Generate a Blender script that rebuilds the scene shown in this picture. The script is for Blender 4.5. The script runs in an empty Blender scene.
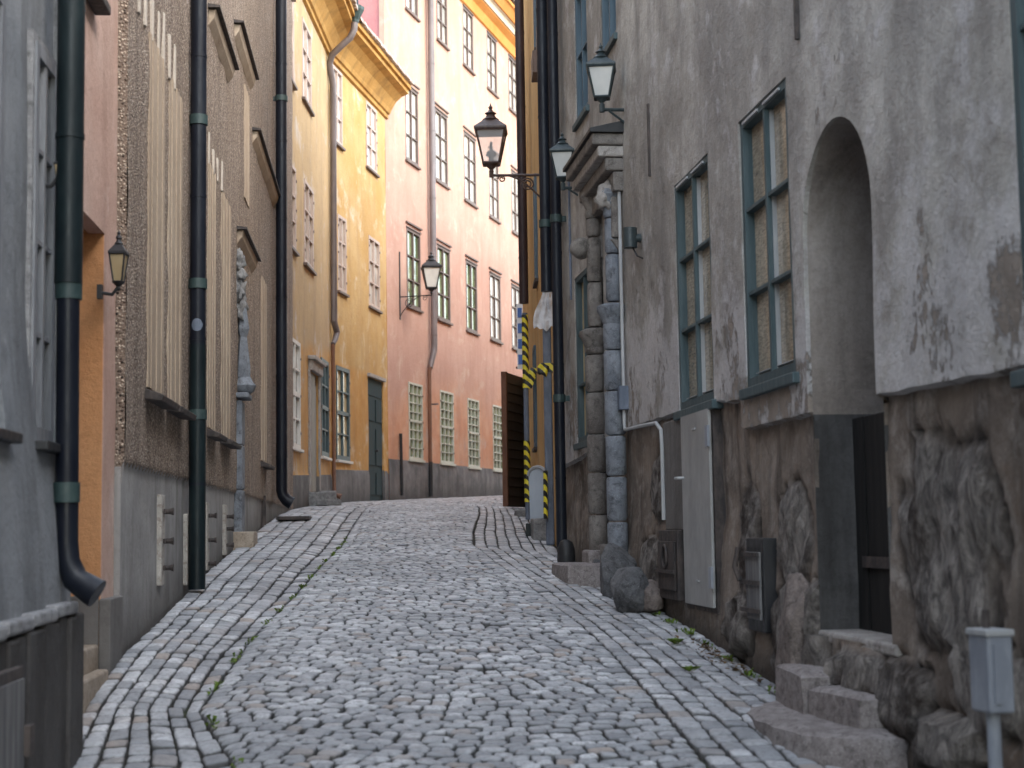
import bpy, bmesh, math, random
import numpy as np
from mathutils import Vector, Matrix, noise
from mathutils.geometry import delaunay_2d_cdt
random.seed(7)
R = random.Random(11)
scene = bpy.context.scene
COL = scene.collection

# ---------------------------------------------------------------- camera
F, PITCH, ROLL, CZ = 1550.0, 0.0943, -0.0155, 1.6
fw = np.array([0, math.cos(PITCH), math.sin(PITCH)])
up_ = np.array([0, -math.sin(PITCH), math.cos(PITCH)])
ri_ = np.array([1.0, 0, 0])
rr = ri_ * math.cos(ROLL) + up_ * math.sin(ROLL)
uu = -ri_ * math.sin(ROLL) + up_ * math.cos(ROLL)
CAM = np.array([0, 0, CZ])
def ray(x, y):
    return rr * (x - 512) / F + uu * (384 - y) / F + fw
def at(x, y, Y):
    d = ray(x, y); return CAM + d * (Y / d[1])

cd = bpy.data.cameras.new('camera'); cam = bpy.data.objects.new('camera', cd); COL.objects.link(cam)
M = Matrix(((rr[0], uu[0], -fw[0], 0), (rr[1], uu[1], -fw[1], 0), (rr[2], uu[2], -fw[2], CZ), (0, 0, 0, 1)))
cam.matrix_world = M
cd.sensor_width = 36; cd.lens = 36 * F / 1024; cd.clip_end = 2000; cd.clip_start = .05
cd.dof.use_dof = True; cd.dof.focus_distance = 13.5; cd.dof.aperture_fstop = 3.4
scene.camera = cam

# ---------------------------------------------------------------- node materials
class NT:
    def __init__(s, name):
        s.m = bpy.data.materials.new(name); s.m.use_nodes = True
        s.t = s.m.node_tree; s.t.nodes.clear(); s.L = s.t.links.new
        s.out = s.n('ShaderNodeOutputMaterial'); s.b = s.n('ShaderNodeBsdfPrincipled')
        s.L(s.b.outputs[0], s.out.inputs[0])
        s.tc = s.n('ShaderNodeTexCoord').outputs['Object']
    def n(s, k, **kw):
        nd = s.t.nodes.new(k)
        for a, v in kw.items(): setattr(nd, a, v)
        return nd
    def inp(s, nd, key, v):
        if v is None: return
        if hasattr(v, 'is_linked') or hasattr(v, 'links'): s.L(v, nd.inputs[key])
        else: nd.inputs[key].default_value = v
    def mapping(s, scale=(1, 1, 1), loc=(0, 0, 0)):
        nd = s.n('ShaderNodeMapping'); s.L(s.tc, nd.inputs[0])
        nd.inputs['Scale'].default_value = scale; nd.inputs['Location'].default_value = loc
        return nd.outputs[0]
    def noise(s, scale, detail=6, rough=.6, vec=None, dist=0.0):
        nd = s.n('ShaderNodeTexNoise'); s.L(vec or s.tc, nd.inputs['Vector'])
        nd.inputs['Scale'].default_value = scale; nd.inputs['Detail'].default_value = detail
        nd.inputs['Roughness'].default_value = rough; nd.inputs['Distortion'].default_value = dist
        return nd.outputs['Fac']
    def voro(s, scale, feature='F1', out='Distance', vec=None, rnd=1.0):
        nd = s.n('ShaderNodeTexVoronoi', feature=feature); s.L(vec or s.tc, nd.inputs['Vector'])
        nd.inputs['Scale'].default_value = scale; nd.inputs['Randomness'].default_value = rnd
        return nd.outputs[out]
    def ramp(s, f, a, b, ca=0.0, cb=1.0):
        nd = s.n('ShaderNodeMapRange', clamp=True); s.inp(nd, 0, f)
        for i, v in enumerate((a, b, ca, cb)): nd.inputs[i + 1].default_value = v
        return nd.outputs[0]
    def math(s, op, a, b=None):
        nd = s.n('ShaderNodeMath', operation=op); s.inp(nd, 0, a); s.inp(nd, 1, b)
        return nd.outputs[0]
    def mix(s, f, a, b, mode='MIX'):
        nd = s.n('ShaderNodeMix', data_type='RGBA', blend_type=mode); nd.clamp_factor = True
        s.inp(nd, 0, f)
        for k, v in ((6, a), (7, b)):
            if isinstance(v, tuple) and len(v) == 3: v = (*v, 1)
            s.inp(nd, k, v)
        return nd.outputs[2]
    def attr(s, name, out='Fac'):
        nd = s.n('ShaderNodeAttribute', attribute_name=name); return nd.outputs[out]
    def bump(s, h, dist=.01, strength=1.0, prev=None):
        nd = s.n('ShaderNodeBump'); nd.inputs['Distance'].default_value = dist
        nd.inputs['Strength'].default_value = strength; s.L(h, nd.inputs['Height'])
        if prev is not None: s.L(prev, nd.inputs['Normal'])
        return nd.outputs[0]
    def fin(s, col=None, rough=.8, normal=None, metal=0.0, spec=None):
        if col is not None:
            if isinstance(col, tuple) and len(col) == 3: col = (*col, 1)
            s.inp(s.b, 'Base Color', col)
        s.inp(s.b, 'Roughness', rough); s.inp(s.b, 'Metallic', metal)
        if spec is not None: s.b.inputs['Specular IOR Level'].default_value = spec
        if normal is not None: s.L(normal, s.b.inputs['Normal'])
        return s.m

def plaster(name, c1, c2, dark, grime=.5, light=None, bump=.006, streak=.5, band=None, band2=None, fine=1.0, speck=0.0, topdirt=.0):
    t = NT(name)
    big = t.noise(.9, 5, .6)
    col = t.mix(t.ramp(big, .35, .65), c1, c2)
    if band: col = t.mix(t.attr('band'), col, t.mix(t.ramp(t.noise(1.7, 6, .65), .35, .65), band, band2 or band))
    if light: col = t.mix(t.ramp(t.noise(1.6, 7, .7, dist=.4), .55, .68), col, light)
    st = t.noise(1.0, 7, .65, vec=t.mapping((3.2, 3.2, .45)))
    col = t.mix(t.math('MULTIPLY', t.ramp(st, .48, .75), streak), col, dark)
    md = t.noise(5.5, 8, .7)
    col = t.mix(t.math('MULTIPLY', t.ramp(md, .52, .72), .35 * fine), col, dark)
    fn = t.noise(55, 4, .7)
    col = t.mix(t.math('MULTIPLY', t.ramp(fn, .4, .7), .22 * fine), col, t.mix(.5, dark, (0, 0, 0)))
    h = t.attr('h')
    gr = t.math('MULTIPLY', t.math('ADD', t.ramp(h, 0, .9, .75, 0), t.ramp(st, .3, .8, -.25, .25)), grime)
    col = t.mix(gr, col, dark)
    hb = t.math('ADD', t.math('MULTIPLY', t.noise(14, 8, .65), 1.0), t.math('MULTIPLY', t.noise(120, 3, .6), .25))
    return t.fin(col, t.ramp(md, .3, .7, .78, .95), t.bump(hb, bump * 2.2, .8), spec=.25)

def pebbledash():
    t = NT('pebbledash')
    v = t.voro(62); c = t.voro(62, out='Color')
    sp = t.n('ShaderNodeSeparateColor'); t.L(c, sp.inputs[0])
    cc = t.mix(t.ramp(sp.outputs[0], .1, .9), (.15, .11, .085), (.74, .61, .49))
    cc = t.mix(t.ramp(sp.outputs[1], .8, .97), cc, (.74, .66, .56))
    cc = t.mix(t.ramp(sp.outputs[2], .84, .95), cc, (.035, .028, .026))
    cc = t.mix(t.ramp(v, .25, .62), cc, (.22, .165, .13))
    big = t.noise(1.1, 6, .65)
    cc = t.mix(t.math('MULTIPLY', t.ramp(big, .45, .75), .35), cc, (.2, .135, .085))
    st = t.noise(1.0, 6, .6, vec=t.mapping((3, 3, .4)))
    cc = t.mix(t.math('MULTIPLY', t.ramp(st, .5, .75), .45), cc, (.07, .048, .036))
    h = t.ramp(v, 0, .55, 1, 0)
    return t.fin(cc, .85, t.bump(t.math('ADD', h, t.math('MULTIPLY', t.noise(200), .3)), .012, 1), spec=.3)

def rough_plinth():
    t = NT('rough_mortar_plinth')
    big = t.noise(1.5, 7, .7, dist=.5)
    col = t.mix(t.ramp(big, .36, .62), (.11, .088, .073), (.29, .24, .20))
    md = t.noise(6, 9, .75, dist=.3)
    col = t.mix(t.ramp(md, .5, .66), col, (.36, .32, .285))
    st = t.noise(1.0, 7, .7, vec=t.mapping((6, 6, .7)))
    col = t.mix(t.math('MULTIPLY', t.ramp(st, .5, .68), .8), col, (.05, .042, .038))
    rust = t.noise(2.6, 6, .7)
    col = t.mix(t.math('MULTIPLY', t.ramp(rust, .56, .7), .6), col, (.17, .11, .07))
    stone = t.attr('stone')
    sc = t.mix(t.ramp(t.noise(1.0, 10, .75, vec=t.mapping((11, 11, 4.5)), dist=1.6), .38, .62), (.09, .08, .075), (.36, .325, .295))
    sc = t.mix(t.ramp(t.noise(2.2, 8, .7), .5, .62), sc, (.05, .038, .032))
    col = t.mix(stone, col, sc)
    gro = t.attr('groove')
    col = t.mix(gro, col, (.014, .012, .012))
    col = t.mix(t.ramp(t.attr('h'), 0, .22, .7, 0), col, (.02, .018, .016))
    hb = t.math('ADD', t.noise(9, 10, .72), t.math('MULTIPLY', t.noise(1.0, 8, .7, vec=t.mapping((17, 17, 8)), dist=1.2), t.math('MULTIPLY', stone, 1.3)))
    return t.fin(col, .85, t.bump(hb, .035, 1), spec=.25)

def upper_right():
    t = NT('weathered_grey_plaster')
    big = t.noise(.8, 6, .65, dist=.3)
    col = t.mix(t.ramp(big, .38, .62), (.31, .29, .262), (.53, .505, .465))
    cl = t.noise(2.3, 8, .7, dist=.5)
    col = t.mix(t.math('MULTIPLY', t.ramp(cl, .46, .66), .75), col, (.235, .215, .20))
    st = t.noise(1.0, 8, .65, vec=t.mapping((2.6, 2.6, .5)))
    col = t.mix(t.math('MULTIPLY', t.ramp(st, .45, .68), .68), col, (.19, .178, .17))
    col = t.mix(t.math('MULTIPLY', t.ramp(t.noise(7, 8, .75), .5, .7), .35), col, (.19, .16, .14))
    # flaked patches low on the plaster
    band = t.attr('band')
    fl = t.noise(1.0, 10, .78, vec=t.mapping((13, 13, 9)), dist=.2)
    pm = t.ramp(t.math('ADD', t.math('MULTIPLY', fl, .55), t.math('ADD', t.math('MULTIPLY', band, .10), t.math('MULTIPLY', t.noise(1.25, 4, .6), .62))), .715, .745)
    whit = t.ramp(t.math('ADD', t.noise(3.2, 6, .7), t.math('MULTIPLY', band, .22)), .56, .68)
    col = t.mix(t.math('MULTIPLY', whit, .6), col, (.60, .58, .585))
    col = t.mix(pm, col, t.mix(t.ramp(t.noise(4), .4, .6), (.235, .20, .17), (.33, .28, .24)))
    crk = t.voro(1.3, feature='DISTANCE_TO_EDGE', vec=t.mapping((1, 1, .45)))
    cm = t.math('MULTIPLY', t.ramp(crk, .0, .004, .6, 0), t.ramp(t.noise(1.3), .56, .62))
    col = t.mix(cm, col, (.05, .045, .04))
    fn = t.noise(60, 4, .7)
    col = t.mix(t.math('MULTIPLY', t.ramp(fn, .4, .75), .3), col, (.1, .09, .08))
    hb = t.math('ADD', t.noise(8, 9, .66), t.math('MULTIPLY', t.noise(90, 3), .18))
    hb = t.math('SUBTRACT', hb, t.math('MULTIPLY', pm, .35))
    return t.fin(col, .88, t.bump(hb, .03, .8), spec=.22)

def concrete(name, c1, c2, dark, grime=.6, bump=.004):
    t = NT(name)
    st = t.noise(1.0, 7, .65, vec=t.mapping((4, 4, .5)))
    col = t.mix(t.ramp(t.noise(1.8, 7, .65), .35, .65), c1, c2)
    col = t.mix(t.math('MULTIPLY', t.ramp(st, .48, .7), .7), col, dark)
    col = t.mix(t.math('MULTIPLY', t.ramp(t.noise(9, 8, .7), .52, .7), .4), col, dark)
    col = t.mix(t.math('MULTIPLY', t.ramp(t.attr('h'), 0, .35, 1, 0), grime), col, (.05, .043, .038))
    return t.fin(col, .85, t.bump(t.noise(22, 8, .65), bump * 2, .8), spec=.25)

def stone_mat(name, c1, c2, dark, scale=6.0, bumpd=.02):
    t = NT(name)
    col = t.mix(t.ramp(t.noise(scale, 8, .7), .35, .65), c1, c2)
    col = t.mix(t.math('MULTIPLY', t.ramp(t.noise(scale * 2.7, 9, .75, dist=.4), .5, .66), .85), col, dark)
    col = t.mix(t.ramp(t.noise(180, 2), .62, .7), col, tuple(min(1, c * 1.5) for c in c2))
    return t.fin(col, .85, t.bump(t.noise(scale * 2.5, 9, .7), bumpd, 1), spec=.3)

def metal(name, c1, c2, rough=.45, scale=6, bumpd=.002, spec=.5, metallic=0.0):
    t = NT(name)
    n1 = t.noise(scale, 7, .7, vec=t.mapping((1, 1, .35)))
    col = t.mix(t.ramp(n1, .4, .66), c1, c2)
    return t.fin(col, t.ramp(t.noise(scale * 3), .3, .7, rough - .1, rough + .15), t.bump(t.noise(scale * 5, 5), bumpd, .6), metallic, spec)

def wood_paint(name, c1, c2, rough=.55):
    t = NT(name)
    n1 = t.noise(1.0, 7, .7, vec=t.mapping((26, 26, 2.2)))
    col = t.mix(t.ramp(n1, .42, .68), c1, c2)
    return t.fin(col, rough, t.bump(n1, .004, .6), spec=.4)

def pane(name, c1, c2, rough=.06, wav=.0015, weave=False):
    t = NT(name)
    col = t.mix(t.ramp(t.noise(2.2, 4, .6, vec=t.mapping((1, 1, .7))), .38, .62), c1, c2)
    if weave:
        v = t.noise(1.0, 4, .7, vec=t.mapping((16, 16, 85)), dist=.6)
        col = t.mix(t.ramp(v, .35, .65), col, t.mix(.55, col, (.04, .03, .02)))
        v2 = t.noise(1.0, 3, .7, vec=t.mapping((110, 110, 16)))
        col = t.mix(t.ramp(v2, .5, .7), col, t.mix(.4, col, (.05, .04, .03)))
    t.fin(col, rough, t.bump(t.noise(3.5, 2), wav * 10, .35), spec=.6)
    t.b.inputs['Coat Weight'].default_value = .3
    return t.m

MAT = {}
MAT['pebble'] = pebbledash()
MAT['rplinth'] = rough_plinth()
MAT['rupper'] = upper_right()
MAT['stone_house_plinth'] = concrete('smooth_grey_render_plinth', (.26, .255, .25), (.38, .37, .36), (.12, .11, .10))
MAT['grey'] = plaster('grey_blue_plaster', (.22, .235, .255), (.34, .35, .365), (.08, .078, .08), grime=.7, streak=.6, light=(.46, .47, .48))
MAT['gplinth'] = concrete('dark_stone_base', (.07, .072, .078), (.15, .15, .155), (.025, .025, .027), bump=.012)
MAT['ledge'] = stone_mat('worn_ledge', (.24, .24, .25), (.38, .38, .39), (.10, .10, .10))
MAT['peach'] = plaster('peach_plaster', (.56, .36, .29), (.66, .47, .39), (.33, .2, .15), grime=.3, streak=.45, light=(.72, .56, .49))
MAT['orange'] = plaster('orange_reveal_plaster', (.62, .30, .13), (.70, .38, .19), (.35, .17, .08), grime=.2, streak=.3)
MAT['beige'] = plaster('beige_niche_plaster', (.43, .335, .25), (.51, .415, .32), (.24, .175, .13), grime=.1, streak=.45)
MAT['beige_pale'] = plaster('pale_stucco', (.50, .43, .36), (.60, .53, .46), (.28, .23, .18), grime=.0, streak=.35)
MAT['yellow'] = plaster('yellow_ochre_plaster', (.52, .32, .11), (.60, .42, .20), (.38, .23, .11), grime=.25, streak=.5, light=(.70, .60, .45),
                        band=(.52, .26, .065), band2=(.62, .37, .13))
MAT['greyochre'] = plaster('faded_ochre_plaster', (.50, .36, .20), (.58, .42, .23), (.34, .25, .17), grime=.25, streak=.6, light=(.60, .54, .47),
                        band=(.54, .28, .08), band2=(.62, .38, .15))
MAT['yplinth'] = concrete('grey_stone_plinth_far', (.12, .118, .118), (.24, .23, .225), (.07, .065, .062))
MAT['pink'] = plaster('pink_plaster', (.50, .30, .235), (.56, .36, .285), (.42, .24, .18), grime=.25, streak=.6, light=(.60, .44, .35),
                      band=(.62, .30, .17), band2=(.68, .41, .27))
MAT['pinkside'] = plaster('shaded_pink_gable_plaster', (.50, .20, .19), (.56, .25, .22), (.4, .16, .15), grime=.0)  # house pink darkened: the gable's shade is put into the colour
MAT['eave'] = plaster('ochre_eave', (.46, .24, .06), (.58, .34, .11), (.20, .11, .04), grime=.0, streak=.8)
MAT['orangecornice'] = plaster('orange_cornice', (.60, .26, .06), (.68, .33, .10), (.5, .2, .05), grime=.0, streak=.2)
MAT['cream'] = plaster('cream_cornice', (.62, .54, .42), (.70, .63, .51), (.5, .4, .3), grime=.0, streak=.2)
MAT['ochre2'] = plaster('warm_ochre_plaster', (.60, .34, .12), (.68, .44, .2), (.32, .2, .11), grime=.5, streak=.6)
MAT['recess'] = plaster('shade_recess_plaster', (.06, .058, .058), (.24, .235, .235), (.015, .014, .013), grime=.6, streak=.7)  # dark base colour paints the shade inside the recesses
MAT['recess_up'] = plaster('shaded_brown_vault_plaster', (.22, .185, .16), (.36, .32, .29), (.08, .065, .055), grime=.0, streak=.8, light=(.42, .38, .35))  # wall plaster darkened, vault shade put into the colour
MAT['black'] = metal('black_iron', (.012, .013, .016), (.028, .028, .03), .5)
MAT['navy'] = metal('navy_painted_pipe', (.005, .007, .014), (.014, .018, .027), .42, 4, spec=.3)
MAT['tealpipe'] = metal('dark_teal_pipe', (.004, .009, .012), (.013, .024, .027), .42, 4, spec=.3)
MAT['collar'] = metal('verdigris_collar', (.02, .042, .044), (.045, .075, .072), .5, 14)
MAT['brownpipe'] = metal('brown_copper_pipe', (.03, .018, .02), (.06, .036, .034), .45, 5, spec=.3)
MAT['rustpipe'] = metal('rust_brown_pipe', (.13, .055, .03), (.20, .09, .05), .5, 9)
MAT['greypipe'] = metal('grey_brown_pipe', (.12, .10, .10), (.18, .15, .15), .4, 5)
MAT['lampgreen'] = metal('dark_green_lamp_iron', (.020, .032, .036), (.045, .062, .066), .42, 20)
MAT['lampbrown'] = metal('brown_lamp_iron', (.055, .035, .032), (.10, .07, .06), .42, 20)
MAT['lampglass'] = pane('frosted_lamp_glass', (.52, .53, .52), (.70, .70, .67), .15)
MAT['amber'] = pane('amber_lamp_glass', (.35, .26, .14), (.52, .43, .28), .15)
t = NT('clear_lamp_glass')
tb = t.n('ShaderNodeBsdfTransparent'); ms = t.n('ShaderNodeMixShader'); ms.inputs[0].default_value = .34
t.b.inputs['Base Color'].default_value = (.9, .92, .95, 1); t.b.inputs['Roughness'].default_value = .03
t.L(tb.outputs[0], ms.inputs[1]); t.L(t.b.outputs[0], ms.inputs[2]); t.L(ms.outputs[0], t.out.inputs[0]); MAT['clearglass'] = t.m
MAT['tealframe'] = wood_paint('teal_window_paint', (.045, .075, .085), (.085, .12, .13))
MAT['blueframe'] = wood_paint('blue_window_paint', (.06, .10, .135), (.10, .15, .19))
MAT['greyframe'] = wood_paint('grey_window_paint', (.16, .17, .19), (.30, .31, .33))
MAT['whiteframe'] = wood_paint('white_window_paint', (.55, .53, .50), (.72, .69, .65))
MAT['rosewhite'] = wood_paint('rose_white_paint', (.40, .30, .25), (.58, .47, .40))
MAT['brownframe'] = wood_paint('brown_window_paint', (.10, .07, .06), (.17, .12, .10))
MAT['creambars'] = wood_paint('cream_bars', (.46, .46, .38), (.56, .56, .48))
MAT['lace'] = pane('lace_behind_glass', (.36, .30, .215), (.60, .51, .38), .12, weave=True)
MAT['darkpane'] = pane('dark_glass', (.022, .03, .04), (.07, .085, .10), .05)
MAT['palepane'] = pane('pale_glass', (.34, .34, .32), (.62, .60, .55), .06)
MAT['brightpane'] = pane('bright_reflection_glass', (.62, .66, .72), (.85, .86, .88), .06)  # sky reflection put into the pane's base colour
MAT['greenpane'] = pane('green_glass', (.08, .12, .05), (.24, .29, .15), .06)
MAT['goldpane'] = pane('gold_reflection_glass', (.62, .47, .25), (.78, .66, .42), .08)  # warm reflected light put into the pane's base colour
MAT['tealdoor'] = wood_paint('teal_door_paint', (.004, .020, .024), (.010, .034, .038), .8)
MAT['browndoor'] = wood_paint('brown_door_wood', (.075, .05, .038), (.15, .11, .085))
MAT['blackdoor'] = wood_paint('black_brown_louvre', (.035, .027, .028), (.065, .05, .048), .45)
MAT['shadedoor'] = wood_paint('shade_black_planks', (.006, .006, .006), (.018, .016, .015), .8)  # near-black for the planks that stand in for deep shade
MAT['greydoor'] = wood_paint('weathered_grey_wood', (.11, .11, .115), (.24, .235, .23), .8)
MAT['dstone'] = stone_mat('grey_portal_stone', (.13, .145, .17), (.25, .27, .30), (.06, .062, .07), 5)
MAT['bstone'] = stone_mat('brown_portal_stone', (.14, .125, .115), (.26, .24, .22), (.055, .05, .045), 5)
MAT['lstone'] = stone_mat('light_portal_stone', (.30, .28, .26), (.44, .41, .385), (.14, .12, .11), 7)
MAT['granite'] = stone_mat('pinkish_granite', (.19, .165, .16), (.33, .30, .29), (.08, .068, .063), 12, .01)
MAT['boulder'] = stone_mat('dark_boulder', (.07, .072, .078), (.19, .19, .195), (.03, .03, .032), 7, .03)
MAT['boulder2'] = stone_mat('brown_boulder', (.12, .10, .09), (.30, .25, .225), (.04, .034, .03), 7, .03)
MAT['greystone'] = stone_mat('grey_step_stone', (.16, .16, .165), (.30, .295, .29), (.08, .08, .08), 8, .01)
MAT['beigestone'] = stone_mat('beige_step_stone', (.30, .24, .185), (.44, .37, .30), (.15, .12, .09), 8, .01)
MAT['cabinet'] = metal('pale_grey_enamel', (.27, .27, .265), (.40, .40, .39), .5, 3)
MAT['box'] = metal('grey_utility_metal', (.20, .22, .26), (.33, .355, .40), .5, 6)
MAT['barrier'] = metal('blue_grey_sheet', (.45, .52, .60), (.58, .64, .70), .45, 3)
MAT['duct'] = metal('slate_wrapped_duct', (.10, .125, .17), (.18, .21, .27), .5, 8, .01)
MAT['cable'] = metal('light_conduit', (.33, .34, .35), (.45, .46, .46), .5, 6)
MAT['iron'] = metal('rusty_dark_iron', (.03, .026, .026), (.09, .07, .062), .7, 18, .004)
MAT['plate'] = stone_mat('pale_iron_plate', (.34, .32, .29), (.50, .47, .43), (.2, .15, .12), 9, .004)
MAT['rooftile'] = stone_mat('clay_roof_tile', (.38, .30, .26), (.60, .54, .50), (.2, .12, .1), 9)
MAT['roofblue'] = metal('blue_sheet_roof', (.05, .10, .22), (.09, .15, .30), .4, 3)
MAT['leaf'] = stone_mat('dry_leaf_brown', (.12, .07, .035), (.26, .17, .09), (.06, .035, .02), 30)
MAT['moss'] = stone_mat('weed_green', (.10, .17, .02), (.20, .30, .05), (.05, .08, .015), 30)
t = NT('hazard_tape')
w = t.n('ShaderNodeTexWave', wave_type='BANDS', bands_direction='DIAGONAL'); t.L(t.tc, w.inputs[0]); w.inputs['Scale'].default_value = 5.2
MAT['tape'] = t.fin(t.mix(t.ramp(w.outputs['Fac'], .46, .54), (.02, .02, .02), (.78, .66, .05)), .4)
t = NT('plastic_wrap'); tb = t.n('ShaderNodeBsdfTransparent'); ms = t.n('ShaderNodeMixShader')
t.inp(ms, 0, t.ramp(t.noise(7, 6, .6), .3, .6, .55, .95))
t.fin((.80, .82, .85), .25, t.bump(t.noise(16, 5), .02, 1))
t.L(tb.outputs[0], ms.inputs[1]); t.L(t.b.outputs[0], ms.inputs[2]); t.L(ms.outputs[0], t.out.inputs[0]); MAT['plastic'] = t.m
t = NT('blue_sign'); MAT['bluesign'] = t.fin((.03, .12, .42), .35)
t = NT('white_sign'); MAT['whitesign'] = t.fin((.78, .8, .82), .35)
# cobbles: one tone per stone
t = NT('granite_setts')
geo = t.n('ShaderNodeNewGeometry'); rnd = geo.outputs['Random Per Island']
col = t.mix(t.ramp(rnd, 0, 1), (.36, .375, .40), (.78, .79, .81))
col = t.mix(t.ramp(t.math('FRACT', t.math('MULTIPLY', rnd, 37.3)), .9, .97), col, (.46, .40, .36))
col = t.mix(t.ramp(t.math('FRACT', t.math('MULTIPLY', rnd, 91.7)), .88, .96), col, (.30, .31, .33))
col = t.mix(t.math('MULTIPLY', t.ramp(t.noise(1.3, 7, .7), .42, .60), .6), col, (.27, .28, .30))
col = t.mix(t.math('MULTIPLY', t.ramp(t.noise(34, 8, .75), .48, .62), .55), col, (.19, .19, .20))
col = t.mix(t.ramp(t.noise(160, 3, .7), .6, .72, 0, .5), col, (.55, .55, .56))
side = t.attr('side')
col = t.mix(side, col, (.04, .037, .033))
MAT['setts'] = t.fin(col, t.ramp(t.noise(20), .3, .7, .34, .6), t.bump(t.noise(45, 9, .75), .012, 1), spec=.5)
t = NT('joint_soil')
col = t.mix(t.ramp(t.noise(40, 6), .4, .6), (.020, .018, .016), (.055, .048, .04))
col = t.mix(t.math('MULTIPLY', t.ramp(t.noise(2.5, 6), .56, .64), .8), col, (.05, .075, .016))
MAT['soil'] = t.fin(col, .95, t.bump(t.noise(80), .01, 1))

# ---------------------------------------------------------------- street profile
def interp(x, pts):
    if x <= pts[0][0]:
        (a, b), (c, d) = pts[0], pts[1]
    elif x >= pts[-1][0]:
        (a, b), (c, d) = pts[-2], pts[-1]
    else:
        for i in range(len(pts) - 1):
            if pts[i][0] <= x <= pts[i + 1][0]:
                (a, b), (c, d) = pts[i], pts[i + 1]; break
    return b + (d - b) * (x - a) / (c - a)
GL = [(0, .1), (5.8, .60), (7.3, .86), (8.3, 1.0), (12.6, 1.36), (15.2, 1.54), (20.3, 1.84), (24, 1.99), (28.5, 2.15), (32.7, 2.27), (41.5, 2.53), (70, 3.1)]
GR = [(0, .1), (6.2, .70), (7.6, .82), (9.4, .99), (11.9, 1.16), (14, 1.33), (14.8, 1.40), (19.5, 1.72), (23.5, 1.93), (28.5, 2.13), (32.7, 2.26), (41.5, 2.53), (70, 3.1)]
XL_ = [(0, -1.381), (8.267, -2.089), (23.9, -3.427), (28.5, -3.348), (32.72, -2.649), (70, 7.63)]
XR_ = [(0, 2.265), (11.94, .801), (14.8, .45), (24, .19), (70, 12.9)]
def xl(Y): return interp(Y, XL_)
def xr(Y): return interp(Y, XR_)
def gz(X, Y):
    a, b = xl(Y), xr(Y); u = (X - a) / max(.5, b - a); uc = min(1.0, max(0.0, u))
    z = interp(Y, GL) * (1 - uc) + interp(Y, GR) * uc
    w = (X - a); wr = b - X
    if 0 <= u <= 1:
        z += .045 * math.sin(math.pi * u)
        z += .012 * noise.noise(Vector((X * .9, Y * .9, 3)))
        z -= .03 * math.exp(-((w - wl(Y)) / .16) ** 2)
    return z
def wl(Y): return interp(Y, [(4, .75), (6.3, .72), (7.1, .50), (8.7, .58), (10.5, .70), (15, .95), (24, 1.1), (40, 1.0)])

def gpt(px, py):
    d = ray(px, py); t = 3.0
    while t < 60:
        q = CAM + d * t
        if q[2] < gz(q[0], q[1]): break
        t += .02
    return q
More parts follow.
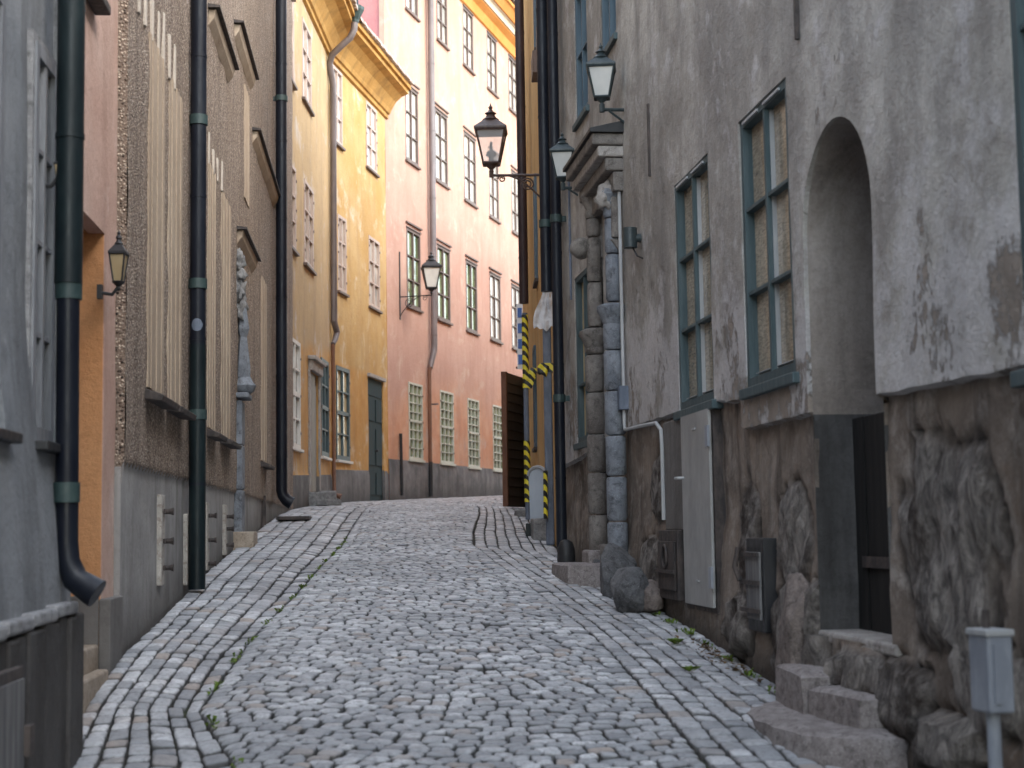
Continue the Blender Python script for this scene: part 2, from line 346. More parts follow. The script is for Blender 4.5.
# ---------------------------------------------------------------- mesh builder
class MB:
    def __init__(s): s.v = []; s.f = []; s.smooth = False
    def add(s, vs, fs):
        o = len(s.v); s.v += [tuple(float(c) for c in v) for v in vs]; s.f += [tuple(i + o for i in f) for f in fs]
    def hexa(s, p):      # 8 pts: bottom 4, top 4
        s.add(p, [(0, 1, 2, 3), (7, 6, 5, 4), (0, 4, 5, 1), (1, 5, 6, 2), (2, 6, 7, 3), (3, 7, 4, 0)])
    def box(s, c, h, rz=0, tilt=0, j=0):
        cs, sn = math.cos(rz), math.sin(rz); p = []
        for z in (-1, 1):
            for x, y in ((-1, -1), (1, -1), (1, 1), (-1, 1)):
                X, Y, Z = x * h[0] + R.uniform(-j, j), y * h[1] + R.uniform(-j, j), z * h[2] + R.uniform(-j, j)
                p.append((c[0] + X * cs - Y * sn, c[1] + X * sn + Y * cs, c[2] + Z))
        s.hexa(p)
    def tube(s, pts, r, n=10, caps=True):
        pts = [Vector(p) for p in pts]; rs = r if isinstance(r, (list, tuple)) else [r] * len(pts)
        prev = None; vs = []
        for i, p in enumerate(pts):
            d = (pts[min(i + 1, len(pts) - 1)] - pts[max(i - 1, 0)]).normalized()
            if prev is None:
                a = Vector((0, 0, 1)) if abs(d.z) < .9 else Vector((1, 0, 0))
                x = d.cross(a).normalized()
            else:
                x = (prev - d * prev.dot(d)).normalized()
            prev = x; y = d.cross(x)
            for k in range(n):
                t = 2 * math.pi * k / n
                vs.append(p + (x * math.cos(t) + y * math.sin(t)) * rs[i])
        fs = [(i * n + k, i * n + (k + 1) % n, (i + 1) * n + (k + 1) % n, (i + 1) * n + k) for i in range(len(pts) - 1) for k in range(n)]
        if caps: fs += [tuple(range(n - 1, -1, -1)), tuple(range((len(pts) - 1) * n, len(pts) * n))]
        s.add(vs, fs)
    def lathe(s, c, prof, n=16, rz=0, half=None):
        vs = []
        for r, z in prof:
            for k in range(n):
                t = rz + 2 * math.pi * k / n
                vs.append((c[0] + r * math.cos(t), c[1] + r * math.sin(t), c[2] + z))
        m = len(prof)
        fs = [(i * n + k, i * n + (k + 1) % n, (i + 1) * n + (k + 1) % n, (i + 1) * n + k) for i in range(m - 1) for k in range(n)]
        fs += [tuple(range(n - 1, -1, -1)), tuple(range((m - 1) * n, m * n))]
        s.add(vs, fs)
    def blob(s, c, rad, seed=0, sub=3, amp=.25, fr=1.6, flat=None, rz=0):
        bm = bmesh.new(); bmesh.ops.create_icosphere(bm, subdivisions=sub, radius=1)
        o = len(s.v); cs, sn = math.cos(rz), math.sin(rz)
        for v in bm.verts:
            p = v.co.copy(); d = 1 + amp * noise.fractal(p * fr + Vector((seed * 7.1, seed, 0)), .65, 2.2, 7)
            q = p * d
            for ax in range(3):
                q[ax] = math.copysign(min(abs(q[ax]), .82), q[ax]) if flat else q[ax]
            X, Y, Z = q.x * rad[0], q.y * rad[1], q.z * rad[2]
            s.v.append((c[0] + X * cs - Y * sn, c[1] + X * sn + Y * cs, c[2] + Z))
        s.f += [tuple(v.index + o for v in f.verts) for f in bm.faces]; bm.free()
    def rock(s, c, rad, seed=0, sub=5, rz=0):
        bm = bmesh.new(); bmesh.ops.create_icosphere(bm, subdivisions=sub, radius=1); rn = random.Random(seed * 31 + 5)
        pl = []
        for _ in range(17):
            n = Vector((rn.gauss(0, 1), rn.gauss(0, 1), rn.gauss(0, 1))).normalized(); pl.append((n, rn.uniform(.62, .92)))
        o = len(s.v); cs, sn = math.cos(rz), math.sin(rz)
        for v in bm.verts:
            p = v.co.copy()
            for n, d in pl:
                t = p.dot(n)
                if t > d: p -= n * (t - d) * .93
            p *= 1 + .05 * noise.fractal(p * 2.5 + Vector((seed, 0, 0)), .8, 2.1, 6)
            X, Y, Z = p.x * rad[0] * 1.15, p.y * rad[1] * 1.15, p.z * rad[2] * 1.15
            s.v.append((c[0] + X * cs - Y * sn, c[1] + X * sn + Y * cs, c[2] + Z))
        s.f += [tuple(v.index + o for v in f.verts) for f in bm.faces]; bm.free()
    def build(s, name, mat, parent=None, smooth=False, bevel=0):
        o0 = Vector((0, 0, 0)); p = parent
        while p is not None: o0 += p.location; p = p.parent
        me = bpy.data.meshes.new(name)
        me.from_pydata([(v[0] - o0.x, v[1] - o0.y, v[2] - o0.z) for v in s.v], [], s.f)
        me.materials.append(MAT[mat] if isinstance(mat, str) else mat)
        bm = bmesh.new(); bm.from_mesh(me); bmesh.ops.recalc_face_normals(bm, faces=bm.faces); bm.to_mesh(me); bm.free()
        if smooth:
            for p in me.polygons: p.use_smooth = True
            if smooth != 'all':
                me.set_sharp_from_angle(angle=math.radians(40))
        ob = bpy.data.objects.new(name, me); COL.objects.link(ob)
        if parent is not None: ob.parent = parent
        if bevel:
            b = ob.modifiers.new('bevel', 'BEVEL'); b.width = bevel; b.segments = 2; b.limit_method = 'ANGLE'
        return ob
def recenter(ob):
    """put a top-level mesh's origin at the middle of its base"""
    vs = [v.co for v in ob.data.vertices]
    c = Vector(((min(v.x for v in vs) + max(v.x for v in vs)) / 2, (min(v.y for v in vs) + max(v.y for v in vs)) / 2, min(v.z for v in vs)))
    ob.data.transform(Matrix.Translation(-c)); ob.location = c
    return ob
def tag(o, label, cat, group=None):
    o['label'] = label; o['category'] = cat
    if group: o['group'] = group
    return o
def thing(name, loc, label, cat, group=None):
    o = bpy.data.objects.new(name, None); o.empty_display_size = .1; COL.objects.link(o); o.location = loc
    return tag(o, label, cat, group)

# ---------------------------------------------------------------- walls
class Wall:
    def __init__(s, p0, p1, side):
        s.p0 = np.array(p0, float); d = np.array(p1, float) - s.p0; s.len = float(np.hypot(*d)); s.d = d / s.len
        s.n = np.array([s.d[1], -s.d[0]]) * side     # side +1: street on +x
    def pt(s, a, z, o=0.0):
        q = s.p0 + s.d * a + s.n * o; return (q[0], q[1], z)
    def loc(s, px, py, out=0.0):
        d = ray(px, py); n3 = np.array([s.n[0], s.n[1], 0]); P = np.array([*(s.p0 + s.n * out), 0])
        t = n3 @ (P - CAM) / (n3 @ d); q = CAM + t * d
        return float((q[:2] - s.p0) @ s.d), float(q[2])
    def rect(s, x0, x1, ytl, ybl, ytr=None, ybr=None, out=0.0):
        ytr = ytl if ytr is None else ytr; ybr = ybl if ybr is None else ybr
        ym = (ytl + ybl + ytr + ybr) / 4
        s0 = s.loc(x0, ym, out)[0]; s1 = s.loc(x1, ym, out)[0]
        za, zb, zc, zd = [s.loc(x, y, out)[1] for x, y in ((x0, ytl), (x1, ytr), (x0, ybl), (x1, ybr))]
        if s0 > s1: s0, s1 = s1, s0
        return s0, s1, (zc + zd) / 2, (za + zb) / 2
    def box(s, mb, s0, s1, z0, z1, o0, o1):
        mb.hexa([s.pt(s0, z0, o0), s.pt(s1, z0, o0), s.pt(s1, z0, o1), s.pt(s0, z0, o1),
                 s.pt(s0, z1, o0), s.pt(s1, z1, o0), s.pt(s1, z1, o1), s.pt(s0, z1, o1)])
    def gz(s, a):
        q = s.pt(a, 0, .02); return gz(q[0], q[1])

def in_poly(P, x, y):
    c = False; n = len(P); j = n - 1
    for i in range(n):
        if (P[i][1] > y) != (P[j][1] > y) and x < (P[j][0] - P[i][0]) * (y - P[i][1]) / (P[j][1] - P[i][1]) + P[i][0]: c = not c
        j = i
    return c
def densify(P, g, closed=True):
    out = []
    n = len(P)
    for i in range(n if closed else n - 1):
        a, b = P[i], P[(i + 1) % n]; k = max(1, int(math.hypot(b[0] - a[0], b[1] - a[1]) / g))
        for j in range(k): out.append((a[0] + (b[0] - a[0]) * j / k, a[1] + (b[1] - a[1]) * j / k))
    if not closed: out.append(P[-1])
    return out
def rectpoly(r): return [(r[0], r[2]), (r[1], r[2]), (r[1], r[3]), (r[0], r[3])]

def facade(W, parent, s0, s1, zlo, zhi, holes, slots, slot_fn, g=.15, out_fn=None, lines=(), attrs=None):
    """slots: [(name, material)], holes: [(poly, depth)]; makes one mesh per slot with reveals"""
    out_fn = out_fn or (lambda a, z: 0.0)
    verts = []; edges = []
    def addline(P, closed):
        b = len(verts); verts.extend(P); n = len(P)
        edges.extend((b + i, b + (i + 1) % n) for i in range(n if closed else n - 1))
    bot = [(a, zlo(a)) for a in np.linspace(s0, s1, max(2, int((s1 - s0) / max(g, .2))))]
    outer = densify([(s0, bot[0][1])] + bot[1:-1] + [(s1, bot[-1][1]), (s1, zhi), (s0, zhi)], g)
    addline(outer, True)
    HP = [densify(h[0], g) for h in holes]
    for h in HP: addline(h, True)
    for l in lines: addline(densify([p for p in l], g, False), False)
    cells = {(round(v[0] / (g * .5)), round(v[1] / (g * .5))) for v in verts}
    zmin = min(b[1] for b in bot)
    boxes = [(min(p[0] for p in h), max(p[0] for p in h), min(p[1] for p in h), max(p[1] for p in h)) for h in HP]
    def inhole(x, y):
        for b, h in zip(boxes, HP):
            if b[0] <= x <= b[1] and b[2] <= y <= b[3] and in_poly(h, x, y): return True
        return False
    for a in np.arange(s0 + g * .5, s1, g):
        zb = zlo(a)
        for z in np.arange(zmin + g * .5, zhi, g):
            if z < zb: continue
            if (round(a / (g * .5)), round(z / (g * .5))) in cells or inhole(a, z): continue
            verts.append((float(a) + R.uniform(-.1, .1) * g, float(z) + R.uniform(-.1, .1) * g))
    res = delaunay_2d_cdt([Vector(v) for v in verts], edges, [], 0, 1e-5)
    vco, faces = res[0], res[2]
    parts = [([], {}) for _ in slots]
    V3 = [W.pt(v[0], v[1], out_fn(v[0], v[1])) for v in vco]
    meshes = [MB() for _ in slots]; vmap = [dict() for _ in slots]; sz = [[] for _ in slots]
    def vi(k, i):
        if i not in vmap[k]:
            vmap[k][i] = len(meshes[k].v); meshes[k].v.append(V3[i]); sz[k].append((vco[i][0], vco[i][1]))
        return vmap[k][i]
    for f in faces:
        cx = sum(vco[i][0] for i in f) / 3; cz = sum(vco[i][1] for i in f) / 3
        if cz > zhi or cz < zlo(cx) - .02 or cx < s0 or cx > s1 or inhole(cx, cz): continue
        k = slot_fn(cx, cz); meshes[k].f.append(tuple(vi(k, i) for i in f))
    for (hp, dep) in zip(HP, [h[1] for h in holes]):
        n = len(hp); nd = max(1, int(dep / max(g, .06))) if dep > .2 else 1
        for i in range(n):
            a, b = hp[i], hp[(i + 1) % n]; k = slot_fn((a[0] + b[0]) / 2, (a[1] + b[1]) / 2)
            oa, ob = out_fn(*a), out_fn(*b)
            for j in range(nd):
                t0, t1 = j / nd, (j + 1) / nd
                q = [W.pt(a[0], a[1], oa + (-dep - oa) * t0), W.pt(b[0], b[1], ob + (-dep - ob) * t0), W.pt(b[0], b[1], ob + (-dep - ob) * t1), W.pt(a[0], a[1], oa + (-dep - oa) * t1)]
                o = len(meshes[k].v); meshes[k].v += q; meshes[k].f.append((o, o + 1, o + 2, o + 3)); sz[k] += [a, b, b, a]
    for aa in (s0, s1):
        zz = sorted(set([zlo(aa), zhi] + [l[0][1] for l in lines]))
        for za, zb in zip(zz[:-1], zz[1:]):
            k = slot_fn(aa, (za + zb) / 2); q = [W.pt(aa, za, out_fn(aa, za)), W.pt(aa, zb, out_fn(aa, zb)), W.pt(aa, zb, -.12), W.pt(aa, za, -.12)]
            o = len(meshes[k].v); meshes[k].v += q; meshes[k].f.append((o, o + 1, o + 2, o + 3)); sz[k] += [(aa, za), (aa, zb), (aa, zb), (aa, za)]
    obs = []
    for k, (nm, mt) in enumerate(slots):
        if not meshes[k].f: continue
        o0 = parent.location
        me = bpy.data.meshes.new(nm); me.from_pydata([(v[0] - o0.x, v[1] - o0.y, v[2] - o0.z) for v in meshes[k].v], [], meshes[k].f)
        me.materials.append(MAT[mt])
        ob = bpy.data.objects.new(nm, me); COL.objects.link(ob); ob.parent = parent
        A = me.attributes.new('h', 'FLOAT', 'POINT'); A.data.foreach_set('value', [z - W.gz(a) for a, z in sz[k]])
        for an, fn in (attrs or {}).items():
            A = me.attributes.new(an, 'FLOAT', 'POINT'); A.data.foreach_set('value', [float(fn(a, z)) for a, z in sz[k]])
        # face normals towards the street
        bm = bmesh.new(); bm.from_mesh(me)
        nn = Vector((W.n[0], W.n[1], 0))
        for f in bm.faces:
            f.smooth = True
            if f.normal.dot(nn) < -.2: f.normal_flip()
        bm.to_mesh(me); bm.free()
        me.set_sharp_from_angle(angle=math.radians(45))
        obs.append(ob)
    return obs

def shell(W, parent, s0, s1, zb, zt, depth, mat, roofmat='rooftile', near=True):
    """end walls, back wall and pitched roof of a house"""
    m = MB(); e = .03
    W.box(m, s0 + e, s0 + .3, zb, zt, -depth, -e - .06); W.box(m, s1 - .3, s1 - e, zb, zt, -depth, -e - .06)
    W.box(m, s0 + .3, s1 - .3, zb, zt, -depth, -depth + .3)
    m.build('end_wall', mat, parent)
    r = MB(); rt = zt + depth * .10
    P = [W.pt(s0, zt, .1), W.pt(s1, zt, .1), W.pt(s1, rt, -depth / 2), W.pt(s0, rt, -depth / 2), W.pt(s1, zt, -depth), W.pt(s0, zt, -depth)]
    r.add(P, [(0, 1, 2, 3), (3, 2, 4, 5), (0, 3, 5), (1, 4, 2)])
    r.build('roof', roofmat, parent)

def window(W, parent, r, frame='whiteframe', glass='palepane', cols=2, rows=3, depth=.03, fwid=.055, bar=.022, sill='brownframe', sillout=.05,
           split=None, drip=None, hinges=None, innerglass=None, sillh=.05, vents=False, lean=0):
    s0, s1, z0, z1 = r
    m = MB()
    b = lambda a, c, d, e, o0, o1: W.box(m, a, c, d, e, o0, o1)
    o0, o1 = -depth - .035, -depth + .028
    b(s0, s0 + fwid, z0, z1, o0, o1); b(s1 - fwid, s1, z0, z1, o0, o1)
    b(s0 + fwid, s1 - fwid, z1 - fwid, z1, o0, o1); b(s0 + fwid, s1 - fwid, z0, z0 + fwid * 1.2, o0, o1)
    ia, ib, ja, jb = s0 + fwid, s1 - fwid, z0 + fwid * 1.2, z1 - fwid
    mw = bar * (1.7 if cols == 2 else 1)
    for k in range(1, cols):
        c = ia + (ib - ia) * k / cols; b(c - mw / 2, c + mw / 2, ja, jb, o0 + .004, o1 - .004)
    for k in range(1, rows):
        c = ja + (jb - ja) * k / rows; w2 = (bar * 2.4 if split and k == split else bar) / 2
        b(ia, ib, c - w2, c + w2, o0 + .006, o1 - .008 + (.006 if split and k == split else 0))
    o = m.build('window', frame, parent)
    g = MB(); P = [W.pt(ia, ja, o0 + .012), W.pt(ib, ja, o0 + .012), W.pt(ib, jb, o0 + .012), W.pt(ia, jb, o0 + .012)]
    g.add(P, [(0, 1, 2, 3)]); g.build('pane', glass, o)
    bk = MB(); W.box(bk, s0 - .02, s1 + .02, z0 - .02, z1 + .02, o0 - .06, o0 - .02); bk.build('window_back', 'black', o)
    if sill:
        q = MB(); W.box(q, s0 - .05, s1 + .05, z0 - sillh, z0 - .002, -.02, sillout)
        q.build('sill', sill, o, bevel=.006)
    if drip:
        q = MB(); W.box(q, s0 - .06, s1 + .06, z1 + .10, z1 + .135, -.01, .045); W.box(q, s0 - .02, s1 + .02, z1 + .002, z1 + .03, -.01, .03)
        q.build('drip_moulding', drip, o)
    if hinges:
        q = MB()
        for zz in (.15, .5, .85):
            for ss in (s0 + .02, s1 - .02):
                W.box(q, ss - .018, ss + .018, z0 + (z1 - z0) * zz - .02, z0 + (z1 - z0) * zz + .02, o1 + .001, o1 + .012)
        q.build('hinges', hinges, o)
    if vents:
        q = MB()
        for k in (0, 1):
            a = ia + (ib - ia) * (.1 + k * .5); W.box(q, a, a + (ib - ia) * .36, z1 - fwid * .75, z1 - fwid * .45, o1 + .001, o1 + .012)
        q.build('vent', 'cable', o)
    return o

def pipe(W, parent, px, py0, py1, r, mat, out=None, collars=(), name='drainpipe', pyref=None, shoe=None, cm='collar', s=None, z0=None, z1=None):
    out = r + .045 if out is None else out
    if s is None: s = W.loc(px, pyref if pyref is not None else (max(py0, 0) + py1) / 2, out)[0]
    zt = W.loc(px, py0, out)[1] if z1 is None else z1; zb = W.loc(px, py1, out)[1] if z0 is None else z0
    m = MB(); pts = [W.pt(s, zt, out), W.pt(s, zb + (.18 if shoe else 0), out)]
    if shoe: pts += [W.pt(s, zb + .12, out + .015), W.pt(s, zb + .06, out + .06), W.pt(s, zb + .02, out + .13)]
    m.tube(pts, [r] * 2 + ([r, r * 1.05, r * 1.15] if shoe else []), 18)
    for c in np.arange(zb + .6, zt, 1.02): m.tube([W.pt(s, c, out), W.pt(s, c + .022, out)], r * 1.06, 18)
    o = m.build(name, mat, parent, smooth=True)
    for c in collars:
        zc = W.loc(px, c, out)[1]; q = MB(); q.tube([W.pt(s, zc - .035, out), W.pt(s, zc + .035, out)], r * 1.17, 18)
        W.box(q, s - .012, s + .012, zc - .025, zc + .025, -.01, out - r * .9)
        q.build('collar', cm, o, smooth=True)
    return o, s

RH = 7.3
# walls in plan (left side, near to far; right side, near to far)
LW = Wall((-1.704, 3.767), (-3.427, 23.9), 1)
OW = Wall((-3.427, 23.9), (-3.348, 28.5), 1)
YW = Wall((-3.348, 28.5), (-2.649, 32.72), 1)
PW = Wall((-2.649, 32.72), (5.3, 61.55), 1)
RW = Wall((1.845, 3.43), (.45, 14.8), -1)
R2 = Wall((.45, 14.8), (.19, 24), -1)
R3 = Wall((.19, 24), (6.5, 47), -1)

# ================================================================= SETTING: ground and setts
def ground():
    ys = sorted(set([-30, -15, -5, 0, 2, 3, 4] + [4 + .25 * i for i in range(0, 180)] + [50, 60, 80, 120, 200, 400]))
    vs = []; fs = []; nx = 0
    for Y in ys:
        a, b = xl(min(Y, 60)), xr(min(Y, 60)); xs = [-300, -60, -20, a - 6, a - .3] + [a + (b - a) * k / 24 for k in range(25)] + [b + .3, b + 6, b + 25, b + 60, b + 300]
        nx = len(xs)
        for X in xs: vs.append((X, Y, gz(X, min(Y, 70)) - (.032 if a - .3 <= X <= b + .3 else .06)))
    for i in range(len(ys) - 1):
        for k in range(nx - 1): fs.append((i * nx + k, i * nx + k + 1, (i + 1) * nx + k + 1, (i + 1) * nx + k))
    m = MB(); m.v = vs; m.f = fs; o = m.build('ground', 'soil'); o['kind'] = 'structure'
    for p in o.data.polygons: p.use_smooth = True
ground()

def setts():
    V = []; Fc = []; S = []
    gaps = [(at(490, 632, 9.2)), (at(472, 671, 7.8))]
    def stone(cx, cy, hx, hy, rot, lift=0.0):
        # rounded block, 8 points per ring
        o = len(V); cs, sn = math.cos(rot), math.sin(rot)
        k = R.uniform(.68, .86); base = []
        for sx, sy in ((-1, -k), (-k, -1), (k, -1), (1, -k), (1, k), (k, 1), (-k, 1), (-1, k)):
            base.append((sx * hx * R.uniform(.9, 1.06), sy * hy * R.uniform(.9, 1.06)))
        tx, ty = R.gauss(0, .04), R.gauss(0, .04); dz = R.gauss(0, .003) + lift
        z0 = gz(cx, cy)
        sx_ = (gz(cx + .05, cy) - z0) / .05; sy_ = (gz(cx, cy + .05) - z0) / .05
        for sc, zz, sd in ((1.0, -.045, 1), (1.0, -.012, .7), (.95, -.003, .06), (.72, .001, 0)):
            for bx, by in base:
                x, y = bx * sc, by * sc; X = x * cs - y * sn; Y = x * sn + y * cs
                V.append((cx + X, cy + Y, z0 + zz + dz + sx_ * X + sy_ * Y + tx * x + ty * y + R.uniform(-.001, .001))); S.append(sd)
        V.append((cx, cy, z0 + .004 + dz)); S.append(0)
        for r in range(3):
            for q in range(8): Fc.append((o + r * 8 + q, o + r * 8 + (q + 1) % 8, o + (r + 1) * 8 + (q + 1) % 8, o + (r + 1) * 8 + q))
        for q in range(8): Fc.append((o + 24 + q, o + 24 + (q + 1) % 8, o + 32))
    Y1 = 47
    def heading(Y): return -math.atan((xl(Y + .2) + xr(Y + .2) - xl(Y - .2) - xr(Y - .2)) / 2 / .4)
    # long courses along both edges
    NL, NR = 7, 7
    def edge_left(c, Y):   # c in 0..NL
        return xl(Y) + .03 + (wl(Y) + .06 - .03) * c / NL + (.012 * noise.noise(Vector((c * 3.3, Y * .8, 0))))
    def edge_right(c, Y):
        w = .78 + .05 * math.sin(Y * .5)
        return xr(Y) - .03 - (w - .03) * c / NR + (.015 * noise.noise(Vector((c * 3.3, Y * .8, 9))))
    for side, N, ef in ((0, NL, edge_left), (1, NR, edge_right)):
        for c in range(N):
            Y = 4.6 + R.uniform(0, .1)
            while Y < Y1:
                L = R.uniform(.085, .15) if c < N - 2 or side else R.uniform(.13, .20)
                a, b = ef(c, Y + L / 2), ef(c + 1, Y + L / 2)
                w = abs(b - a); sl = (ef(c + .5, Y + L) - ef(c + .5, Y)) / L
                stone((a + b) / 2, Y + L / 2, max(.02, w / 2 - .0055), L / 2 - .004, -math.atan(sl) + R.gauss(0, .03), -.002)
                Y += L
    # rows across the middle
    Yr = 4.5; row = 0
    while Yr < Y1:
        h = R.uniform(.056, .072)
        Y = Yr
        def wave(u): return .16 * math.sin(u * 2.1 + Yr * .35) + .04 * noise.noise(Vector((u * 1.2, Yr * .5, 5))) - .12 * (u - .9) ** 2 * .3
        x = edge_left(NL, Y) + .004 + R.uniform(0, .012); u = 0
        xe = edge_right(NR, Y) - .012
        x0 = x
        while x < xe - .04:
            w = R.uniform(.07, .12)
            if x + w > xe - .06: w = xe - x
            u = x + w / 2 - x0; yy = Y + wave(u); sl = (wave(u + .02) - wave(u - .02)) / .04
            xc = x + w / 2 + (edge_left(NL, yy) - edge_left(NL, Y)) * (1 - min(1, u / 2.5))
            skip = any(abs(xc - g[0]) < .09 and abs(yy - g[1]) < .035 for g in gaps)
            if not skip: stone(xc, yy, w / 2 - R.uniform(.003, .007), h / 2 - R.uniform(.0015, .004), math.atan(sl) * .9 + R.gauss(0, .03))
            x += w
        Yr += h; row += 1
    me = bpy.data.meshes.new('cobblestone_street'); me.from_pydata(V, [], Fc); me.materials.append(MAT['setts'])
    A = me.attributes.new('side', 'FLOAT', 'POINT'); A.data.foreach_set('value', S)
    me.polygons.foreach_set('use_smooth', [True] * len(me.polygons))
    o = bpy.data.objects.new('cobblestone_street', me); COL.objects.link(o); o['kind'] = 'structure'
setts()

# ================================================================= LEFT: grey house and peach house
gs1 = LW.loc(52, 150)[0]; ps1 = LW.loc(119, 380)[0]; ss1 = LW.len
def root(W, a, name, label, cat='house'):
    p = W.pt(a, W.gz(a), 0); return thing(name, p, label, cat)
def sm(x): x = max(0, min(1, x)); return x * x * (3 - 2 * x)

grey = root(LW, gs1 - 1, 'grey_house', 'blue-grey plastered house nearest on the left, with a dark stone base')
def gout(a, z): return .10 * sm((2.62 - z) / 1.3) + .008 * noise.noise(Vector((a * 1.5, z * 1.5, 1)))
wg1 = LW.rect(30, 51.5, 30, 436, 72, 452, .01)
wg0 = (wg1[0] - 1.75, wg1[0] - .52, wg1[2], wg1[3])
facade(LW, grey, -1.2, gs1, lambda a: LW.gz(a) - .2, 5.6, [(rectpoly(wg1), .04), (rectpoly(wg0), .04)], [('wall', 'grey')], lambda a, z: 0, .12, gout)
for w in (wg1, wg0):
    o = window(LW, grey, w, 'greyframe', 'darkpane', 2, 4, .0, .05, .02, sill='black', sillout=.10, sillh=.04)
    m = MB(); e = .035
    for a, b, c, d in ((w[0] - e, w[0], w[2], w[3] + e), (w[0], w[1], w[3], w[3] + e), (w[1], w[1] + e, w[2], w[3] + e)):
        LW.box(m, a, b, c, d, -.03, .02)
    m.build('surround', 'ledge', o)
shell(LW, grey, -9, gs1, -1.5, 5.6, 7, 'grey')
m = MB(); LW.box(m, -9, -1.21, -1.5, 5.6, -.3, .1); m.build('near_wall', 'grey', grey)
# protruding stone base with a worn ledge
zt = LW.loc(60, 603, .14)[1]
m = MB(); N = 26; L0, L1 = -1.0, gs1 + .03
for k in range(N):
    a, b = L0 + (L1 - L0) * k / N, L0 + (L1 - L0) * (k + 1) / N - .004
    j = R.uniform(0, .02)
    LW.box(m, a, b, LW.gz(a) - .25, zt - .05 + .10 * (a - L1) * .25 + R.uniform(-.01, .01), -.1, .135 + j)
m.build('plinth', 'gplinth', grey, bevel=.01)
m = MB()
for k in range(9):
    a, b = L0 + (L1 - .12 - L0) * k / 9, L0 + (L1 - .12 - L0) * (k + 1) / 9 - .006
    za = zt - .045 + .025 * (a - L1); m2 = R.uniform(-.006, .006)
    LW.box(m, a, b, za + m2, za + .05 + m2, -.05, .15)
m.build('plinth_ledge', 'ledge', grey, bevel=.012)
q = MB(); h1 = LW.rect(-14, 20, 690, 800, 655, 780, .16)
LW.box(q, h1[0], h1[1], LW.gz(h1[1]) + .02, h1[3], .14, .172); hb = q.build('cellar_hatch', 'iron', grey, bevel=.004)
q = MB(); LW.box(q, h1[0] + .03, h1[1] - .03, LW.gz(h1[1]) + .06, h1[3] - .04, .173, .18); q.build('hatch_panel', 'greydoor', hb)
q = MB(); LW.box(q, h1[1] - .03, h1[1] + .045, h1[3] - .30, h1[3] - .2, .173, .20); q.build('hinge', 'iron', hb)

peach = root(LW, (gs1 + ps1) / 2, 'peach_house', 'narrow peach plastered house with a deep orange doorway, between grey and pebbledash houses')
ro = LW.rect(68, 107, 190, 640, 233, 640); ro = (ro[0], ro[1], LW.gz(ro[0]) - .1, LW.loc(107, 232)[1])
facade(LW, peach, gs1 + .003, ps1, lambda a: LW.gz(a) - .2, 6.2, [(rectpoly(ro), .10)], [('wall', 'peach')], lambda a, z: 0, .1,
       lambda a, z: -.02 + .006 * noise.noise(Vector((a * 2, z * 2, 4))))
m = MB()   # deep jambs and soffit
LW.box(m, ro[1] + .002, ro[1] + .12, ro[2], ro[3] + .15, -.8, -.11); LW.box(m, ro[0] - .12, ro[0] - .002, ro[2], ro[3] + .15, -.8, -.11)
LW.box(m, ro[0] - .002, ro[1] + .002, ro[3] + .002, ro[3] + .14, -.8, -.11)
m.build('reveal', 'orange', peach)
m = MB(); LW.box(m, ro[1] - .006, ro[1] + .001, ro[2], ro[3], -.6, -.024); m.build('reveal_lining', 'orange', peach)
m = MB(); LW.box(m, ro[1] - .02, ro[1] - .007, ro[2], LW.loc(95, 598)[1], -.6, -.03)
jb_z = LW.loc(113, 597)[1]; LW.box(m, ro[1] - .02, ps1 - .003, ro[2], jb_z, -.029, .03); m.build('jamb_base', 'stone_house_plinth', peach, bevel=.008)
m = MB(); LW.box(m, ro[0], ro[1], ro[2], ro[3], -.75, -.7)
for k in range(4): LW.box(m, ro[0] + .05 + (ro[1] - ro[0] - .05) * k / 4, ro[0] + (ro[1] - ro[0]) * (k + 1) / 4, ro[2] + .5, ro[3] - .1, -.70, -.68)
m.build('door', 'browndoor', peach)
shell(LW, peach, gs1, ps1, -.3, 6.2, 7, 'peach')
pz = LW.loc(109, 20, .05)
m = MB(); LW.box(m, LW.loc(98, 2, .05)[0], pz[0], pz[1] + .02, pz[1] + .07, -.02, .06); m.build('sill', 'iron', peach, bevel=.008)
# steps
def step(px, py, W, out, h, name, mat, label, group=None, cat='step', j=.008):
    s_, z_ = W.loc(px, py, out)
for i, (a, b, o0_, o1, up_z) in enumerate(((3.45, 4.16, -.6, -.03, .12), (3.3, 3.95, -.027, .04, .035))):
    g = LW.gz((a + b) / 2); m = MB(); LW.box(m, a, b, g - .15, LW.gz(b) + up_z, o0_, o1); o = recenter(m.build('door_step', 'beigestone', bevel=.012))
    tag(o, ('upper beige stone step in the orange doorway', 'low beige stone slab on the cobbles below the orange doorway')[i], 'step')

# big near drainpipe
p1, s_ = pipe(LW, peach, 70.5, -250, 195, .056, 'tealpipe', out=.115, collars=(), pyref=100, z0=LW.loc(70, 285, .115)[1])
m = MB(); zb = LW.loc(88, 585, .115)[1]; z_m = LW.loc(70, 285, .115)[1]
def P_(a, z, o): return LW.pt(a, z, o)
s2 = s_ + .02
m.tube([P_(s_, z_m, .115), P_(s_, z_m - .05, .115), P_(s_ + .01, zb + .19, .118), P_(s_ + .01, zb + .11, .125), P_(s_, zb + .04, .155), P_(s_ - .01, zb + .005, .205), P_(s_ - .015, zb - .02, .245)],
       [.046, .046, .046, .047, .052, .056, .06], 18)
o = m.build('drainpipe_foot', 'navy', peach, smooth=True)
for yy in (291, 493):
    z = LW.loc(70, yy, .115)[1]; q = MB(); q.tube([P_(s_ + .004, z - .04, .116), P_(s_ + .004, z + .04, .116)], .054, 18); q.build('collar', 'collar', o, smooth=True)

